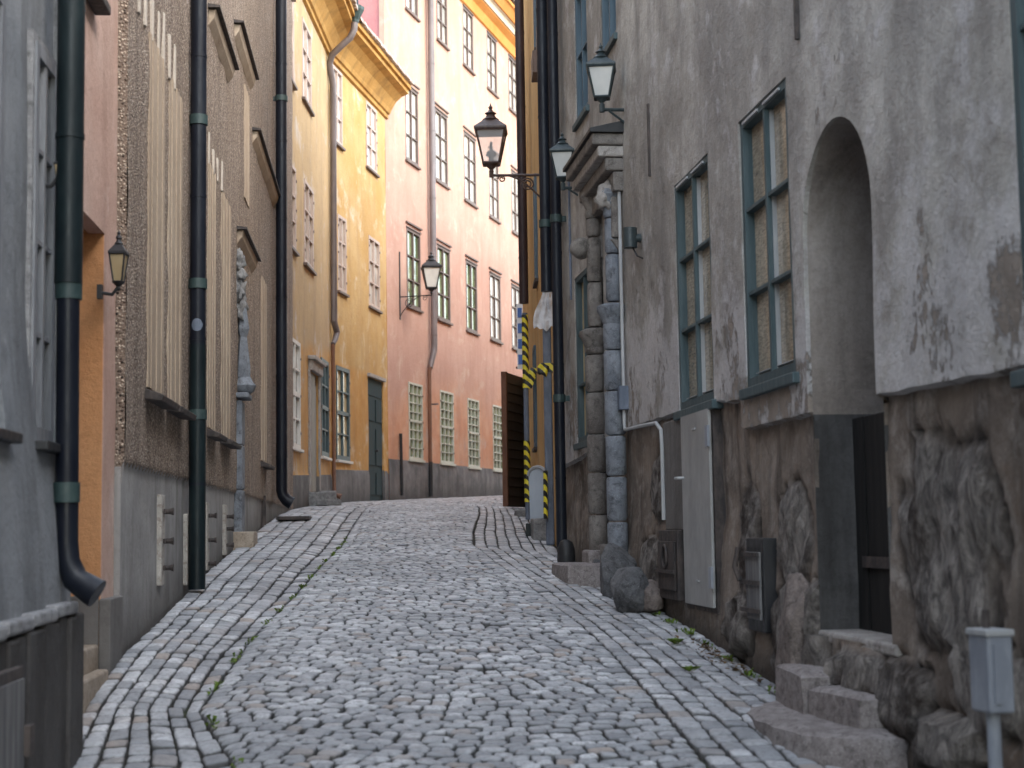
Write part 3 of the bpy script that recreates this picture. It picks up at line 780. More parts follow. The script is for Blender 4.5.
# ================================================================= LEFT: pebbledash house
peb = root(LW, (ps1 + ss1) / 2, 'pebbledash_house', 'brown pebbledash house with blind beige niches and a smooth grey plinth')
nich = []
for (x0, x1, tl, tr, bl, br) in ((142, 157.5, 30, 62, 388, 397), (162.6, 175.7, 73, 97, 399, 408), (203, 210.5, 158, 178, 426, 433), (217, 226, 191, 207.5, 433, 442),
                                 (258, 263, 275, 287, 459, 464)):
    nich.append(LW.rect(x0, x1, tl, bl, tr, br))
zc = [r for r in nich]
ztop = nich[0][3]
for k in (1,): nich[k] = (nich[k][0], nich[k][1], nich[0][2], nich[0][3])
# upper floor niches under hoods
up = []
for (x0, x1, yb) in ((207, 219, 8), (241.5, 245.5, 85), (240.5, 246, 30)):
    pass
upn = LW.rect(240.5, 245.2, 86, 200, 97, 206); up.append((upn[0], upn[1], upn[2], upn[3]))
plt = [(ps1, LW.loc(120, 467)[1]), (LW.loc(240, 496)[0], LW.loc(240, 496)[1]), (ss1, LW.loc(277, 507)[1])]
def plz(a): return interp(a, plt)
lines = [[(ps1 + .01, plz(ps1 + .01)), (plt[1][0], plt[1][1]), (ss1 - .01, plz(ss1 - .01))], [(ps1 + .01, plz(ps1 + .01) + .03), (plt[1][0], plt[1][1] + .03), (ss1 - .01, plz(ss1 - .01) + .03)]]
def pout(a, z):
    if z < plz(a) + .012: return .012 + .003 * noise.noise(Vector((a, z, 0)))
    return .034 + .012 * noise.noise(Vector((a * 3, z * 3, 0)))
facade(LW, peb, ps1 + .003, ss1, lambda a: LW.gz(a) - .2, 10, [(rectpoly(r), .0) for r in nich + up], [('plinth', 'stone_house_plinth'), ('wall', 'pebble')],
       lambda a, z: 0 if z < plz(a) + .012 else 1, .12, pout, lines)
shell(LW, peb, ps1, ss1, -.3, 10, 9, 'pebble')
for i, r in enumerate(nich + up):
    m = MB(); LW.box(m, r[0] - .01, r[1] + .01, r[2], r[3], -.06, .043)
    for k in (.12, .46, .80):   # vertical mouldings of the blind panel
        a = r[0] + (r[1] - r[0]) * k; LW.box(m, a, a + (r[1] - r[0]) * .05, r[2], r[3], .0, .050)
    o = m.build('blind_niche', 'beige', peb)
    if i < 5:
        q = MB(); zz = r[2]
        q.hexa([LW.pt(r[0] - .06, zz - .075, .03), LW.pt(r[1] + .06, zz - .075, .03), LW.pt(r[1] + .06, zz - .085, .13), LW.pt(r[0] - .06, zz - .085, .13),
                LW.pt(r[0] - .06, zz, .0), LW.pt(r[1] + .06, zz, .0), LW.pt(r[1] + .06, zz - .05, .14), LW.pt(r[0] - .06, zz - .05, .14)])
        q.build('sill', 'iron', o, bevel=.006)
# stucco fringe above the niches (hanging pale bars)
for grp, out in (((142, 0), (148, 1), (155, 2), (161, 3), (166, 4), (172, 5), (177, 6)), .075), (((207, 0), (211, 1), (215.5, 2), (219.5, 3), (224, 4)), .07):
    for px, k in grp:
        near = px < 190
        yt = (-30 + (px - 142) * 2.1, 12 + (px - 142) * 2.2) if near else (130 + (px - 207) * 2.2, 155 + (px - 207) * 2.1)
        a, z0_ = LW.loc(px, yt[1], .06); z1_ = LW.loc(px, yt[0], .06)[1]
        m = MB(); LW.box(m, a, a + (.055 if near else .06), z0_, z1_ + (.06 if k % 3 == 1 else 0), .02, .048)
        m.build('stucco_bar', 'beige_pale', peb, bevel=.006)
# projecting window hoods
for i, (x0, x1, yt0, outw) in enumerate(((215.5, 229, 9, .10), (240, 250.5, 24, .10), (257.5, 266.5, 131, .10), (268.5, 275, 166, .10), (243, 252.5, 230, .10))):
    a0, zt_ = LW.loc(x0, yt0, .09); a1 = LW.loc(x1, yt0 + 25, .04)[0]
    m = MB(); m.hexa([LW.pt(a0, zt_ - .14, .03), LW.pt(a1, zt_ - .14, .03), LW.pt(a1, zt_ - .07, outw * .8), LW.pt(a0, zt_ - .07, outw * .8),
                      LW.pt(a0, zt_, .03), LW.pt(a1, zt_, .03), LW.pt(a1, zt_, outw), LW.pt(a0, zt_, outw)])
    o = m.build('window_hood', 'beige', peb, bevel=.01)
    q = MB(); q.hexa([LW.pt(a0 - .04, zt_ + .003, .0), LW.pt(a1 + .04, zt_ + .003, .0), LW.pt(a1 + .04, zt_ + .003, outw + .03), LW.pt(a0 - .04, zt_ + .003, outw + .03),
                      LW.pt(a0 - .04, zt_ + .04, .0), LW.pt(a1 + .04, zt_ + .04, .0), LW.pt(a1 + .04, zt_ + .02, outw + .03), LW.pt(a0 - .04, zt_ + .02, outw + .03)])
    q.build('hood_cover', 'iron', o)
# portal pilaster with carved ornament
a, _ = LW.loc(243, 440, .08); zc_ = LW.loc(243, 394, .08)[1]; zb = LW.gz(a)
pil = MB()
z = zb + .1
while z < zc_ - .1:
    hgt = min(.42, zc_ - .05 - z); LW.box(pil, a - .15, a + .15, z + .006, z + hgt, -.02, .085); z += hgt
LW.box(pil, a - .2, a + .2, zc_ - .05, zc_, .0, .15); pl = pil.build('portal_pilaster', 'dstone', peb, bevel=.012)
q = MB(); q.lathe(LW.pt(a, zc_, .09), [(.06, 0), (.10, .03), (.115, .08), (.085, .11), (.07, .15), (.06, .16)], 14); q.build('capital', 'dstone', pl, smooth=True)
q = MB(); zt_ = LW.loc(242, 312, .08)[1]; q.lathe(LW.pt(a, zc_ + .16, .08), [(.07, 0), (.07, .1), (.035, (zt_ - zc_) * .5), (.06, (zt_ - zc_) * .6), (.03, zt_ - zc_ - .1)], 6); q.build('obelisk', 'dstone', pl)
q = MB()
for k, (dz, rx, rz_, dx) in enumerate(((.05, .14, .16, 0), (.22, .12, .14, -.04), (.36, .09, .13, -.06), (.50, .07, .12, -.08), (.12, .10, .1, .12))):
    q.blob(LW.pt(a + dx, zt_ + dz, .05), (.05, rx * .8, rz_ * .85), k + 3, 3, .8, 2.2)
q.build('carved_ornament', 'greystone', pl, smooth='all')
q = MB(); LW.box(q, a - .22, a + .22, zb - .1, zb + .13, .0, .2); q.build('pilaster_base', 'beigestone', pl, bevel=.012)
# iron plates and hooks on the plinth
for i, (x0, x1, y0, y1, bolts) in enumerate(((160, 167, 495, 586, (512, 541, 567)), (186, 189, 514, 586, (527,)), (206, 211, 503, 571, (516, 540, 563)), (224.5, 228.5, 505, 556, (517, 529, 545)))):
    r = LW.rect(x0, x1, y0, y1, y0, y1 - 2, .03)
    m = MB(); LW.box(m, r[0], r[0] + max(.10, (r[1] - r[0]) * .45), r[2], r[3], .0, .04); o = m.build('hatch_plate', 'plate', peb, bevel=.008)
    for yb in bolts:
        z_ = LW.loc(x1, yb, .03)[1]; c = r[0] + max(.1, (r[1] - r[0]) * .45) * .7
        q = MB(); q.tube([LW.pt(c, z_, .03), LW.pt(c, z_, .075), LW.pt(c, z_, .1)], [.016, .016, .024], 8); LW.box(q, c - .05, c + .08, z_ - .014, z_ + .014, .041, .052)
        q.build('bolt', 'iron', o)
r = LW.rect(260.5, 263, 496, 529); m = MB(); LW.box(m, r[0], r[0] + .06, r[2], r[3], .0, .06); m.build('iron_strip', 'iron', peb)
# middle drainpipe and the one at the far corner
p2, s2_ = pipe(LW, peb, 198, -250, 572, .056, 'navy', collars=(119, 284, 415), z1=9.9)
zz = LW.loc(198, 345, .1)[1]; q = MB(); q.tube([LW.pt(s2_, zz, .101), LW.pt(s2_, LW.gz(s2_) + .02, .101)], .0585, 18); q.build('lower_sleeve', 'tealpipe', p2, smooth=True)
q = MB(); zz = LW.loc(198, 326, .1)[1]
q.v = []; 
vs = []
for k in range(7):
    t_ = -.5 + k / 6.0
    for e in (-1, 1):
        hh = .045 * math.sqrt(max(0, 1 - (2 * t_) ** 2 * .98)) * e
        ang = math.atan2(-1, .0) ; th = t_ * 1.5
        dx = math.sin(th) * .0575; dd = math.cos(th) * .0575
        vs.append(LW.pt(s2_ - dd, zz + hh, .101 + dx))
q.add(vs, [(2 * k, 2 * k + 2, 2 * k + 3, 2 * k + 1) for k in range(6)]); q.build('sticker', 'duct', p2)
p3, s3_ = pipe(LW, peb, 281.5, -250, 505, .072, 'navy', collars=(100,), shoe=True, pyref=300, z1=9.9, out=.13)
m = MB(); c = LW.pt(s3_ - .5, LW.gz(s3_ - .5) + .02, .32); m.box((c[0], c[1], c[2]), (.2, .45, .022), .09); o = recenter(m.build('iron_cover', 'iron', bevel=.006))
tag(o, 'dark flat cover lying on the cobbles under the corner drainpipe', 'cover')

# ================================================================= LEFT: yellow house (two facade stretches under one eave)
yel = thing('yellow_house', OW.pt(OW.len, OW.gz(OW.len), 0), 'yellow ochre house with a deep orange eave and a teal door', 'house')
EZ = 10.8
ow = []; 
Ow = [((286, 293.5, -30, 76, -8, 84), 'brightpane', 2, 3), ((302, 311, 17.6, 100, 35, 110), 'brightpane', 2, 3),
      ((286.5, 295.5, 158, 244, 168, 252), 'palepane', 2, 3), ((304, 313, 180, 264, 190, 271), 'palepane', 2, 3),
      ((289.5, 300, 336.5, 446, 343, 450), 'palepane', 2, 4), ((321, 328.5, 358, 456, 362, 458), 'darkpane', 2, 4)]
Yw = [((332.5, 342, 64.5, 140.6, 74, 147.5), 'brightpane', 2, 3), ((366, 376.5, 101.6, 166, 110, 175), 'brightpane', 2, 3),
      ((337.5, 346, 214, 290, 219.5, 295), 'palepane', 2, 3), ((368.5, 379.4, 236.4, 306, 241.6, 311), 'palepane', 2, 3),
      ((336, 349.5, 365, 459, 370, 462), 'goldpane', 2, 4)]
od = OW.rect(309.5, 318, 372, 497, 375, 497); yd = YW.rect(368.5, 383.5, 378, 502, 381, 500)
od = (od[0], od[1], OW.gz(od[0]) - .1, od[3]); yd = (yd[0], yd[1], YW.gz(yd[0]) - .1, yd[3])
def bandz(W, px_pts):
    P = [W.loc(x, y) for x, y in px_pts]; return sorted(P)
ob_ = bandz(OW, ((296, 343), (325, 352))); yb_ = bandz(YW, ((335, 360), (388, 384)))
def mkband(pts): return lambda a, z: sm((interp(a, pts) - z) / .12 + .5 + .35 * noise.noise(Vector((a * 2, z * 2, 7))))
opl = lambda a: OW.gz(a) + .52; ypl = lambda a: YW.gz(a) + .62
facade(OW, yel, .003, OW.len + .0, lambda a: OW.gz(a) - .2, EZ, [(rectpoly(OW.rect(*w[0])), .02) for w in Ow] + [(rectpoly(od), .03)], [('plinth', 'yplinth'), ('wall', 'greyochre')],
       lambda a, z: 0 if z < opl(a) else 1, .15, lambda a, z: (.02 if z < opl(a) else 0) + .012 * noise.noise(Vector((a, z, 2))), [[(.05, opl(.05)), (OW.len - .05, opl(OW.len - .05))]], {'band': mkband(ob_)})
facade(YW, yel, .0, YW.len - .003, lambda a: YW.gz(a) - .2, EZ, [(rectpoly(YW.rect(*w[0])), .02) for w in Yw] + [(rectpoly(yd), .03)], [('plinth', 'yplinth'), ('wall', 'yellow')],
       lambda a, z: 0 if z < ypl(a) else 1, .15, lambda a, z: (.02 if z < ypl(a) else 0) + .012 * noise.noise(Vector((a, z, 2))), [[(.05, ypl(.05)), (YW.len - .05, ypl(YW.len - .05))]], {'band': mkband(yb_)})
for W, lst in ((OW, Ow), (YW, Yw)):
    for i, (r, gl, c, rw) in enumerate(lst):
        ground_ = r[2] > 330 if len(r) > 2 else False
        fr = 'rosewhite'
        if gl == 'darkpane': fr = 'tealframe'
        elif r[2] > 330: fr = 'whiteframe' if W is OW else 'tealframe'
        window(W, yel, W.rect(*r), fr, gl, c, rw, .015, .06 if fr != 'tealframe' else .075, .03, sill='brownframe' if r[2] < 330 else 'whiteframe', sillout=.06, hinges='brownframe' if r[2] > 100 else None,
               split=2 if rw == 4 else None)
m = MB(); OW.box(m, od[0], od[1], od[2], od[3], -.1, -.028)
OW.box(m, od[0] + .12, od[1] - .12, od[2] + .3, od[3] - .2, -.0275, -.015); m.build('door', 'browndoor', yel)
m = MB(); OW.box(m, od[0] - .12, od[1] + .12, od[3] - .0, od[3] + .17, .0, .08); OW.box(m, od[0] - .17, od[1] + .17, od[3] + .172, od[3] + .24, .0, .13)
OW.box(m, od[1] + .001, od[1] + .16, od[2], od[3], .0, .03); OW.box(m, od[0] - .16, od[0] - .001, od[2], od[3], .0, .03); m.build('door_surround', 'lstone', yel, bevel=.01)
m = MB(); YW.box(m, yd[0], yd[1], yd[2], yd[3], -.10, -.03); w_ = (yd[1] - yd[0]) / 2
for k in (0, 1):
    for z0_, z1_ in ((.15, .6), (.75, 1.5), (1.65, 2.1)):
        YW.box(m, yd[0] + w_ * k + .06, yd[0] + w_ * (k + 1) - .06, yd[2] + .1 + z0_, yd[2] + .1 + z1_, -.029, -.014)
o = m.build('door', 'tealdoor', yel); q = MB(); YW.box(q, yd[0] + .03, yd[1] - .03, yd[3] - .36, yd[3] - .06, -.029, -.02); q.build('door_transom', 'tealdoor', o)
q = MB(); q.tube([YW.pt(yd[0] + w_ + .05, yd[2] + 1.15, -.03), YW.pt(yd[0] + w_ + .05, yd[2] + 1.15, .03)], .02, 8); q.build('handle', 'iron', o)
m = MB(); YW.box(m, yd[0] - .05, yd[1] + .05, yd[3] + .002, yd[3] + .07, .0, .06); m.build('door_lintel', 'lstone', yel)
# coved eave
def eave(W, s0, s1, first):
    prof = [(0, EZ - .32), (.05, EZ - .30), (.05, EZ - .22), (.09, EZ - .2), (.12, EZ - .12), (.22, EZ + .05), (.36, EZ + .17), (.50, EZ + .22), (.50, EZ + .30), (.56, EZ + .31), (.56, EZ + .40), (0, EZ + .5)]
    n = len(prof); vs = []
    for a in (s0, s1):
        for o_, z_ in prof: vs.append(W.pt(a + (o_ * .0), z_, o_))
    m = MB(); m.add(vs, [(k, (k + 1) % n, n + (k + 1) % n, n + k) for k in range(n)] + [tuple(range(n - 1, -1, -1)), tuple(range(n, 2 * n))])
    return m
eave(OW, -.05, OW.len + .04, 1).build('eave', 'eave', yel); eave(YW, .04, YW.len + .1, 0).build('eave', 'eave', yel)
m = MB()
for W in (OW, YW):
    k = 0; a = .0
    while a < W.len + .05:
        W.box(m, a + .01, a + .17, EZ + .405, EZ + .455 + R.uniform(0, .02), .1, .62 + R.uniform(0, .02)); a += .19
m.build('roof_edge_tiles', 'rooftile', yel)
m = MB()
for W in (OW, YW):
    m.add([W.pt(-.0, EZ + .47, .55), W.pt(W.len, EZ + .47, .55), W.pt(W.len, EZ + 2.6, -4), W.pt(0, EZ + 2.6, -4), W.pt(W.len, EZ, -8), W.pt(0, EZ, -8)], [(0, 1, 2, 3), (3, 2, 4, 5)])
m.build('roof', 'roofblue', yel)
m = MB(); OW.box(m, .05, .3, 1.5, EZ, -8, -.3); YW.box(m, YW.len - .3, YW.len - .03, 1.5, EZ, -8, -.3); m.build('end_wall', 'yellow', yel)
# bent drainpipe with hopper
hp, hz = YW.loc(356, 14, .62)
sA, zA = YW.loc(330.5, 62, .1); 
sK, zK = YW.loc(336.5, 336, .1)
sA = (YW.loc(330.5, 62, .1)[0] + YW.loc(336.5, 320, .1)[0]) / 2
def yp(px, py, o_): a_, z_ = YW.loc(px, py, o_); return YW.pt(a_, z_, o_)
m = MB(); r_ = .062
m.tube([yp(355, 18, .62), yp(354, 30, .60), yp(350, 38, .52), yp(340, 47, .34), yp(332, 55, .16), yp(329.5, 64, .1), YW.pt(sA, zA - .4, .1), YW.pt(sA, zK + .25, .1),
        yp(337, 332, .1), yp(335.5, 339, .1), yp(333, 344, .09)], [r_] * 7 + [r_, r_, r_ * .85, r_ * .7], 14)
pp = m.build('drainpipe', 'greypipe', yel, smooth=True)
m = MB(); c = yp(355, 20, .62); m.lathe(c, [(.07, -.05), (.08, .0), (.17, .18), (.18, .24), (.15, .26)], 8); m.build('hopper', 'collar', pp)
m = MB(); c2 = yp(355, 8, .62); m.tube([c2, (c2[0] - .04, c2[1], c2[2] + 1.2)], .07, 12); m.build('upper_pipe', 'navy', pp, smooth=True)
m = MB(); a3 = yp(333, 344, .08); b3 = yp(334.5, 497, .08); m.tube([a3, (a3[0], a3[1], a3[2] - .2), (a3[0] + .01, a3[1], b3[2] + .12), (a3[0] + .03, a3[1] - .02, b3[2] + .04), (a3[0] + .14, a3[1] - .03, b3[2])], [.04, .035, .035, .04, .055], 12)
m.build('lower_pipe', 'rustpipe', pp, smooth=True)

# ================================================================= pink house
pink = thing('pink_house', PW.pt(0, PW.gz(0), 0), 'tall pink plastered house closing the view at the bend', 'house')
PZ = 15.3
PG = [(408.6, 422.4, 382, 459, 386, 460), (440, 453.2, 389, 462, 393, 464), (467.8, 479, 397.7, 467, 401, 468), (492.8, 503.4, 404.7, 470, 408, 471)]
P2 = [(406.6, 420.4, 227, 306, 234, 311), (437, 450, 245, 319.6, 251, 323), (466, 477, 260, 330, 266, 334), (490, 500.6, 273, 339, 279, 341)]
P3 = [(405.4, 418, 87, 159.5, 95, 167), (435, 447.4, 112, 180, 120, 187), (464, 475.7, 131, 200, 139, 206), (489, 498.5, 150, 215.5, 155, 222)]
P4 = [(405, 417.5, -57, 8, -45, 18), (436.6, 447, -28, 39, -18, 48), (463, 473, 14.6 - 10, 64.5, 20, 73), (487, 496.6, 41 - 4, 88.5, 46, 96)]
rows_ = []
for ri, lst in enumerate((PG, P2, P3, P4)):
    rs = [PW.rect(*w) for w in lst]
    zb = sum(r[2] for r in rs) / 4; ztp = sum(r[3] for r in rs) / 4
    zb_m = [(r[2] + zb) / 2 for r in rs]
    rs = [(r[0], r[1], b_, b_ + (ztp - zb)) for r, b_ in zip(rs, zb_m)]
    last = rs[-1]; gap = rs[-1][0] - rs[-2][0]; w_ = last[1] - last[0]
    for k in range(1, 5): rs.append((last[0] + gap * k, last[0] + gap * k + w_, last[2], last[3]))
    rows_.append(rs)
ppl = [PW.loc(391.7, 459), PW.loc(415, 461.5), PW.loc(450, 465.5), PW.loc(505, 473)]
ppl = sorted(ppl); ppl.append((ppl[-1][0] + 20, ppl[-1][1] + .2)); ppz = lambda a: interp(a, ppl)
bz = sorted([PW.loc(390, 395), PW.loc(450, 375), PW.loc(505, 400)]); bz.append((30, bz[-1][1]))
def pband(a, z): return sm((interp(a, bz) - z) / 1.6 + .35 + .5 * noise.noise(Vector((a * .6, z * .6, 7))))
facade(PW, pink, .003, PW.len, lambda a: PW.gz(a) - .2, PZ + .3, [(rectpoly(r), .03) for rs in rows_ for r in rs], [('plinth', 'yplinth'), ('wall', 'pink')],
       lambda a, z: 0 if z < ppz(a) else 1, .2, lambda a, z: (.03 if z < ppz(a) else 0) + .012 * noise.noise(Vector((a * .7, z * .7, 2))), [[(.05, ppz(.05)), (PW.len - .05, ppz(PW.len - .05))]], {'band': pband})
for ri, rs in enumerate(rows_):
    for k, r in enumerate(rs):
        if ri == 0: window(PW, pink, r, 'creambars', 'greenpane', 3, 8, .01, .045, .022, sill='creambars', split=4, sillout=.05, hinges='brownframe' if k < 4 else None)
        else: window(PW, pink, r, 'brownframe', 'greenpane' if ri == 1 and k < 3 else 'palepane', 2, 3, .02, .06, .03, sill='brownframe', drip='brownframe', sillout=.06)
m = MB(); PW.box(m, .05, .35, 1.5, PZ, -9, -.1); m.build('end_wall', 'pinkside', pink)
m = MB(); PW.box(m, PW.len - .3, PW.len, 1.5, PZ, -9, -.1); PW.box(m, .35, PW.len - .3, 1.5, PZ, -9, -8.7); m.build('back_wall', 'pinkside', pink)
def cornice(W, s0, s1, prof, name, mat, parent):
    n = len(prof); vs = [W.pt(a, z_, o_) for a in (s0, s1) for o_, z_ in prof]; m = MB()
    m.add(vs, [(k, (k + 1) % n, n + (k + 1) % n, n + k) for k in range(n)] + [tuple(range(n - 1, -1, -1)), tuple(range(n, 2 * n))]); return m.build(name, mat, parent)
cornice(PW, -.1, PW.len, [(0, PZ - .35), (.06, PZ - .32), (.12, PZ - .1), (.26, PZ + .0), (.26, PZ + .03), (0, PZ + .03)], 'cornice', 'orangecornice', pink)
cornice(PW, -.1, PW.len, [(0, PZ + .034), (.30, PZ + .034), (.34, PZ + .16), (.40, PZ + .18), (0, PZ + .18)], 'cornice_band', 'cream', pink)
cornice(PW, -.1, PW.len, [(0, PZ + .184), (.44, PZ + .184), (.56, PZ + .36), (.62, PZ + .38), (.62, PZ + .46), (0, PZ + .5)], 'cornice_top', 'orangecornice', pink)
m = MB(); m.add([PW.pt(-.1, PZ + .5, .7), PW.pt(PW.len, PZ + .5, .7), PW.pt(PW.len, PZ + 3, -4.5), PW.pt(-.1, PZ + 3, -4.5), PW.pt(PW.len, PZ, -9), PW.pt(-.1, PZ, -9)], [(0, 1, 2, 3), (3, 2, 4, 5), (0, 3, 5)]); m.build('roof', 'rooftile', pink)
r_ = .075
sP = PW.loc(432.5, 180, .12)[0]; zk = PW.loc(433, 348, .12)[1]; zk2 = PW.loc(431, 370, .1)[1]; zpb = PW.gz(sP)
m = MB(); m.tube([PW.pt(sP, PZ + .1, .12), PW.pt(sP, zk + .1, .12), PW.pt(sP - .02, zk - .05, .12), PW.pt(sP - .22, zk2 + .05, .09)], [r_, r_, r_, r_ * .8], 14)
for c in np.arange(4.5, PZ, 1.6): m.tube([PW.pt(sP, c, .12), PW.pt(sP, c + .03, .12)], r_ * 1.1, 14)
pp = m.build('drainpipe', 'greypipe', pink, smooth=True)
m = MB(); m.tube([PW.pt(sP - .22, zk2 + .1, .09), PW.pt(sP - .26, zk2 - .1, .08), PW.pt(sP - .26, ppz(sP) + .02, .08)], .045, 12); m.build('lower_pipe', 'rustpipe', pp, smooth=True)
m = MB(); m.tube([PW.pt(sP - .26, ppz(sP) + .02, .09), PW.pt(sP - .26, zpb + .05, .09)], .05, 12); m.build('pipe_foot', 'black', pp, smooth=True)
sr = PW.loc(401, 465, .05)[0]; m = MB(); m.tube([PW.pt(sr, PW.loc(401, 434)[1], .05), PW.pt(sr, PW.gz(sr) + .1, .07)], .035, 10); m.build('lightning_rod', 'black', pink, smooth=True)

# ================================================================= RIGHT: weathered grey house
rg = root(RW, 6, 'weathered_grey_house', 'large weathered grey plaster house along the right, with rough brown stone base', 'house')
W1 = RW.rect(678.5, 714, 180, 412, 153, 401, .03); W2 = RW.rect(745, 794, 118, 391, 73, 373, .03)
zt1 = (W1[3]); 
W0 = (RW.loc(1019, 150, .03)[0] - 1.15, RW.loc(1019, 150, .03)[0], RW.loc(1019, 372, .03)[1], W2[3])
WC = RW.rect(577.5, 594, 277, 446, 262, 437, .03)
WA = RW.rect(575, 587, -160, 128, -200, 112, .03); WB = RW.rect(600, 615, -230, 60, -290, 44, .03)
# arch outline
sL = RW.loc(813.5, 300)[0]; sR = RW.loc(884.5, 300)[0]; zsp = RW.loc(884, 250)[1]; zpk = RW.loc(850, 112)[1]
s0_, s1_ = min(sL, sR), max(sL, sR); sc_ = (s0_ + s1_) / 2; hw = (s1_ - s0_) / 2
zth = RW.loc(866, 640, -.05)[1]
zsp = zpk - hw * 1.05
arch = [(s0_, zth), (s1_, zth)] + [(sc_ + hw * math.cos(t_), zsp + (zpk - zsp) * math.sin(t_)) for t_ in np.linspace(0, math.pi, 25)]
# door recess between portal columns
PD = RW.rect(594, 606, 200, 545, 190, 550, .03); PD = (PD[0], PD[1], RW.gz(PD[0]) - .1, PD[3])
# lower edge of the upper plaster
edge = sorted([RW.loc(x, y) for x, y in ((563, 470), (596, 452), (620, 433), (683, 414), (715, 404), (748, 402), (751, 431), (812, 416), (884, 398), (1000, 376), (1024, 371))])
edge = [(0.0, edge[0][1])] + [e for e in edge if e[0] > 0.05]
e2 = []
for e in edge:
    if e2 and e[0] - e2[-1][0] < .015: e = (e2[-1][0] + .015, e[1])
    e2.append(e)
edge = e2
ez = lambda a: interp(a, edge) + .01 * noise.noise(Vector((a * 6, 0, 0)))
def stonelist():
    out = []
    for cx, cy, rx, ry, amp, rot in ((942, 545, 47, 106, .022, 0), (790, 536, 15, 50, .016, 0), (747, 540, 9, 58, .02, 0), (657, 488, 9, 33, .02, 0), (651, 566, 10, 28, .03, 0),
                                     (803, 640, 31, 58, .04, 0), (905, 700, 24, 40, .03, 0), (985, 690, 40, 45, .03, 0), (745, 625, 13, 30, .06, 0), (862, 672, 26, 22, .05, 0), (960, 745, 25, 30, .1, 0)):
        a, z = RW.loc(cx, cy, .03); a1 = RW.loc(cx + rx, cy, .03)[0]; z1 = RW.loc(cx, cy - ry, .03)[1]
        out.append((a, z, abs(a - a1), abs(z1 - z), amp))
    return out
ST = stonelist()
def smask(a, z):
    best = 9
    for i, (c, d, rx, rz_, amp) in enumerate(ST):
        u, v = (a - c) / rx, (z - d) / rz_
        if abs(u) > 1.6 or abs(v) > 1.6: continue
        q = (abs(u) ** 2.6 + abs(v) ** 2.6) ** (1 / 2.6) + .30 * noise.noise(Vector((a * 5, z * 3.5, i))) + .1 * noise.noise(Vector((a * 17, z * 13, i)))
        if q < best: best = q; bi = amp
    return best, (bi if best < 9 else 0)
def f_stone(a, z): q, _ = smask(a, z); return sm((1.0 - q) / .12 + .5) if z < ez(a) else 0
def f_groove(a, z):
    q, amp = smask(a, z); return math.exp(-((q - 1.05) / .055) ** 2) * (.4 + .6 * sm(noise.noise(Vector((a * 3, z * 3, 2))) * 2 + .8)) if z < ez(a) and q < 2 else 0
def rout(a, z):
    e = ez(a); base = .02 * noise.noise(Vector((a * .5, z * .5, 3))) + .006 * noise.noise(Vector((a * 3, z * 3, 3)))
    if z >= e + .006: return .045 + base
    g_ = z - RW.gz(a)
    o_ = base + .018 * noise.fractal(Vector((a * 2.5, z * 2.5, 1)), .9, 2, 4) + .05 * sm((.9 - g_) / .9)
    q, amp = smask(a, z)
    if q < 1.3:
        o_ += amp * sm((1.0 - q) / .22) + .03 * sm((1 - q) / .15) * noise.fractal(Vector((a * 8, z * 4.5, 5)), .7, 2.1, 5)
        o_ -= .022 * math.exp(-((q - 1.06) / .06) ** 2)
    return o_
def rband(a, z): return sm((ez(a) + 1.15 - z) / 1.0)
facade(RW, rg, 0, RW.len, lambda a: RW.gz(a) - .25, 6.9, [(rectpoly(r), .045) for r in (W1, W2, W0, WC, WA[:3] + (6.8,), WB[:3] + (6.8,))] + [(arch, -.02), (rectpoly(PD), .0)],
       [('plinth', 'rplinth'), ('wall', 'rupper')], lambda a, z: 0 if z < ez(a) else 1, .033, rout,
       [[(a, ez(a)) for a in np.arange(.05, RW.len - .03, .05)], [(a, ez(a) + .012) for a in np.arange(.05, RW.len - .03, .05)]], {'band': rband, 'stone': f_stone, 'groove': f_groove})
m = MB(); RW.box(m, 0, RW.len, 6.9, RH, -.3, .045); m.build('upper_wall', 'rupper', rg)
shell(RW, rg, -9, RW.len, -1.5, RH, 12, 'rupper')
m = MB(); RW.box(m, -9, -.01, -1.5, RH, -.3, .045); m.build('near_wall', 'rupper', rg)
for r, fr, gl, kw in ((W1, 'tealframe', 'lace', dict(vents=True)), (W2, 'tealframe', 'lace', dict(vents=True)), (W0, 'tealframe', 'lace', {}), (WC, 'tealframe', 'goldpane', {}),
                      (WA[:3] + (6.8,), 'blueframe', 'darkpane', {}), (WB[:3] + (6.8,), 'blueframe', 'darkpane', {})):
    o = window(RW, rg, r, fr, gl, 2, 3, -.01, .042, .018, sill='tealframe', sillout=.075, sillh=.055, **kw)
    if gl == 'lace':   # light inner beads
        q = MB(); ia, ib, ja, jb = r[0] + .05, r[1] - .05, r[2] + .06, r[3] - .05
        for k in range(3):
            zc0 = ja + (jb - ja) * k / 3
            for c0 in (ia, (ia + ib) / 2): RW.box(q, c0 + .02, c0 + (ib - ia) / 2 - .02, zc0 + .011, zc0 + .015, -.02, .012)
        RW.box(q, (ia + ib) / 2 - .0225, (ia + ib) / 2 - .0185, ja, jb, -.02, .010)
        q.build('putty_bead', 'cable', o)
